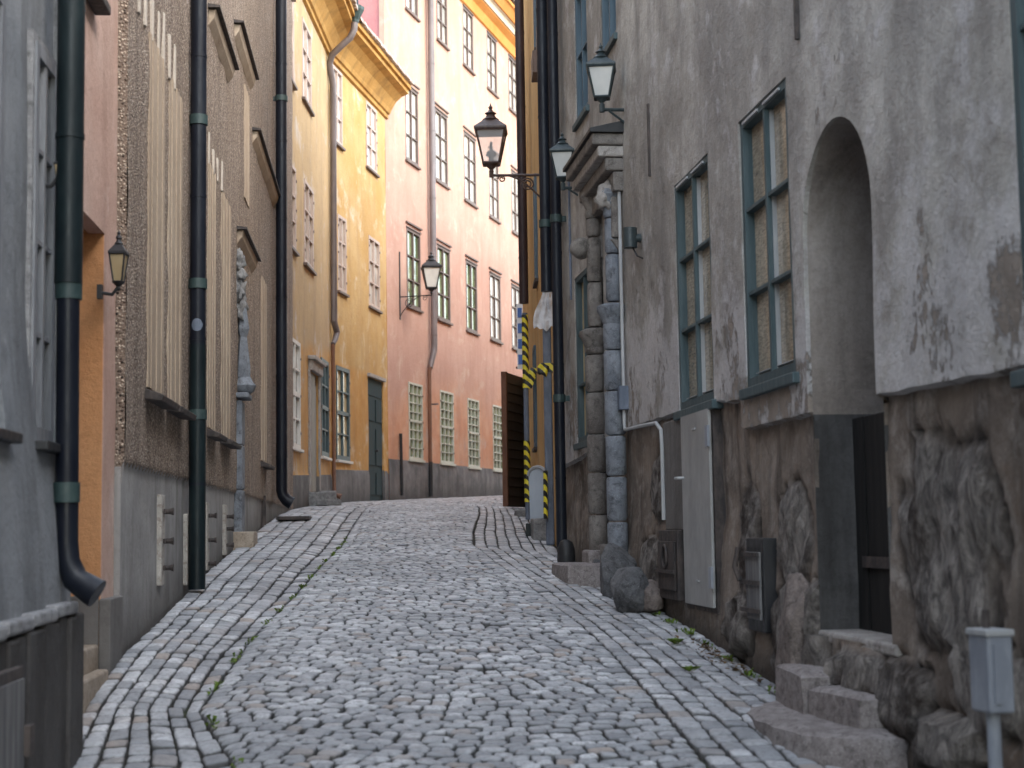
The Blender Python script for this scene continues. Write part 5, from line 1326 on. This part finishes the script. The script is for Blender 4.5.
def lamp_at(W, xw, yw, xl_, ybase, ytop, style, label, rise=.3, drop=.35, scroll=True, amber=False, rz=.5, group='street lanterns on iron wall brackets'):
    """xw,yw: pixel where the arm meets the wall; xl_: pixel column of the lantern"""
    a, z = W.loc(xw, yw, .0)
    lo, hi = .05, 3.0
    for _ in range(40):   # arm length so that the lantern stands in column xl_
        mid = (lo + hi) / 2; q = np.array(W.pt(a, z, mid)) - CAM
        px = 512 + F * (q @ rr) / (q @ fw)
        if abs(px - xw) < abs(xl_ - xw): lo = mid
        else: hi = mid
    o_ = (lo + hi) / 2; c = W.pt(a, z, o_); Y = (np.array(c) - CAM) @ fw
    h = (ybase - ytop) / F * Y * 1.05
    t_ = thing('wall_lamp', W.pt(a, z, 0), label, 'street lamp', group)
    bracket(t_, W, a, z, o_, {'brown': 'lampbrown', 'green': 'lampgreen', 'black': 'black'}[style], drop, rise, .013 if style != 'brown' else .016, scroll)
    lantern(t_, (c[0], c[1], z + (0.02)), h, style, amber, rz)
lamp_at(PW, 399.5, 297, 431.5, 294, 252, 'black', 'black lantern on a scrolled bracket mounted on the pink house', rise=1.0, drop=.5, rz=.9)
lamp_at(R2, 543, 175, 491.5, 172, 104, 'brown', 'clear glass lantern with brown frame reaching over the middle of the street', rise=.05, drop=.35, rz=.75)
lamp_at(RW, 630, 110, 602, 106, 44, 'green', 'dark green frosted lantern above the portal cornice, higher of the right pair', rise=.12, drop=.14, scroll=False, rz=.7)
lamp_at(RW, 583, 188, 563, 184, 132, 'green', 'dark green frosted lantern beyond the portal, lower of the right pair', rise=.05, drop=.1, scroll=False, rz=.7)
# small carriage lamps on the left
for (x, y0, y1, lab) in ((119, 228, 291, 'small black and amber carriage lamp on the corner of the peach house'), (59, 152, 182, 'small brass lamp glimpsed between grey wall and near drainpipe')):
    o_ = .075; a, z1_ = LW.loc(x, y0, o_); z0_ = LW.loc(x, y1, o_)[1]; h = z1_ - z0_
    t_ = thing('wall_lamp', LW.pt(a, z0_, 0), lab, 'lamp', 'small carriage lamps on the left walls'); c = LW.pt(a, z0_, o_); wsc = 1
    m = MB(); m.tube([LW.pt(a, z0_ - .01, -.02), LW.pt(a, z0_ - .02, o_ * .6), LW.pt(a, z0_ + .02, o_)], .009, 8); LW.box(m, a - .01, a + .03, z0_ - .04, z0_ + .03, -.03, -.005); m.build('bracket', 'black', t_, smooth=True)
    lantern(t_, (c[0], c[1], z0_), h * .97, 'black', True, rz=.785, wf=.62)

# ================================================================= weeds and dry leaves
def weed(x, y, n_, lab, mat='moss', sz=.03):
    a, _ = RW.loc(x, y, .12 if x > 640 else .2); c = RW.pt(a, 0, .12); g = gz(c[0], c[1])
    p = c
    m = MB()
    for k in range(n_):
        th = R.uniform(0, 6.28); L = sz * R.uniform(.6, 1.3); w_ = L * .28; el = R.uniform(.2, 1.2)
        bx, by = p[0] + R.uniform(-.012, .012), p[1] + R.uniform(-.015, .015); dx, dy, dz = math.cos(th) * math.cos(el), math.sin(th) * math.cos(el), math.sin(el); nx, ny = -math.sin(th), math.cos(th)
        m.add([(bx, by, g), (bx + dx * L * .6 + nx * w_, by + dy * L * .6 + ny * w_, g + dz * L * .7), (bx + dx * L, by + dy * L, g + dz * L * .85), (bx + dx * L * .6 - nx * w_, by + dy * L * .6 - ny * w_, g + dz * L * .7)], [(0, 1, 2, 3)])
    o = recenter(m.build('weed', mat)); tag(o, lab, 'weed', 'weeds along the right wall')
weed(690, 618, 26, 'tuft of bright green weed under the pale metal cabinet door')
weed(566, 552, 14, 'small green weed beside the dark guard stone')
for x, y, o_, n_, lab in ((675, 628, .3, 18, 'flat green weed growing between cobbles before the cabinet door'), (690, 650, .42, 10, 'tiny green sprout between cobbles farther from the wall')):
    a, _ = RW.loc(x, y, o_); c = RW.pt(a, 0, o_); g = gz(c[0], c[1]); m = MB()
    for k in range(n_):
        th = R.uniform(0, 6.28); L = R.uniform(.03, .06); w_ = L * .35; bx, by = c[0] + R.uniform(-.01, .01), c[1] + R.uniform(-.015, .015)
        m.add([(bx, by, g), (bx + math.cos(th) * L * .6 - math.sin(th) * w_, by + math.sin(th) * L * .6 + math.cos(th) * w_, g + .025), (bx + math.cos(th) * L, by + math.sin(th) * L, g + .03), (bx + math.cos(th) * L * .6 + math.sin(th) * w_, by + math.sin(th) * L * .6 - math.cos(th) * w_, g + .025)], [(0, 1, 2, 3)])
    o = recenter(m.build('weed', 'moss')); tag(o, lab, 'weed', 'weeds along the right wall')

def scatter(name, mat, n_, pos, size, seed, up=.4):
    rn = random.Random(seed); m = MB()
    for _ in range(n_):
        X, Y = pos(rn); g = gz(X, Y); th = rn.uniform(0, 6.28); L = rn.uniform(*size); w_ = L * rn.uniform(.25, .5); e = rn.uniform(.05, up) * L
        cx, cy = math.cos(th), math.sin(th)
        m.add([(X, Y, g - .004), (X + cx * L * .5 - cy * w_, Y + cy * L * .5 + cx * w_, g + e), (X + cx * L, Y + cy * L, g + e * .9), (X + cx * L * .5 + cy * w_, Y + cy * L * .5 - cx * w_, g + e * .7)], [(0, 1, 2, 3)])
    o = m.build(name, mat); o['kind'] = 'stuff'; o['label'] = name.replace('_', ' ') + ' along the wall foot and in the joints'
def pos_moss(rn):
    if rn.random() < .55:
        a = 10 - rn.random() ** .6 * 8; c = int(a * 2.2) / 2.2; p = RW.pt(c + rn.gauss(0, .05), 0, .09 + abs(rn.gauss(0, .03))); return p[0], p[1]
    Y = rn.uniform(6.5, 16); Y = int(Y * 1.6) / 1.6 + rn.gauss(0, .06); return xl(Y) + wl(Y) + .07 + rn.gauss(0, .012), Y
scatter('moss_tufts', 'moss', 650, pos_moss, (.008, .028), 3, 1.2)
def pos_leaf(rn):
    a = rn.choice([5.2, 5.4, 5.0, 4.6, 7.5, 9.2, 3.0]) + rn.gauss(0, .18); p = RW.pt(a, 0, .10 + abs(rn.gauss(0, .06))); return p[0], p[1]
scatter('leaf_litter', 'leaf', 260, pos_leaf, (.012, .04), 5, .5)
# ================================================================= light
SUN_EL, SUN_AZ = math.radians(40), math.radians(128)    # azimuth clockwise from +Y
w = bpy.data.worlds.new('World'); scene.world = w; w.use_nodes = True; nt = w.node_tree
bg = nt.nodes['Background']; sky = nt.nodes.new('ShaderNodeTexSky'); sky.sky_type = 'NISHITA'; sky.sun_disc = False
sky.sun_elevation = SUN_EL; sky.sun_rotation = SUN_AZ; sky.air_density = 1.2; sky.dust_density = 1.2; sky.ozone_density = 1.0
hs = nt.nodes.new('ShaderNodeHueSaturation'); hs.inputs['Saturation'].default_value = .55; nt.links.new(sky.outputs[0], hs.inputs['Color'])
mx = nt.nodes.new('ShaderNodeMix'); mx.data_type = 'RGBA'; mx.blend_type = 'MULTIPLY'; mx.inputs[0].default_value = 1; mx.inputs[7].default_value = (1, .985, .93, 1); nt.links.new(hs.outputs[0], mx.inputs[6])
nt.links.new(mx.outputs[2], bg.inputs[0]); bg.inputs[1].default_value = .90
sd = bpy.data.lights.new('sun', 'SUN'); sd.energy = .45; sd.angle = math.radians(14); sd.color = (1, .93, .82)
so = bpy.data.objects.new('sun', sd); COL.objects.link(so)
dirv = Vector((math.sin(SUN_AZ) * math.cos(SUN_EL), math.cos(SUN_AZ) * math.cos(SUN_EL), math.sin(SUN_EL)))
so.rotation_euler = dirv.to_track_quat('Z', 'Y').to_euler()
scene.view_settings.view_transform = 'Standard'; scene.view_settings.look = 'None'; scene.view_settings.exposure = 0; scene.view_settings.gamma = 1
scene.cycles.max_bounces = 10; scene.cycles.diffuse_bounces = 6; scene.cycles.transparent_max_bounces = 12
scene.cycles.use_denoising = True
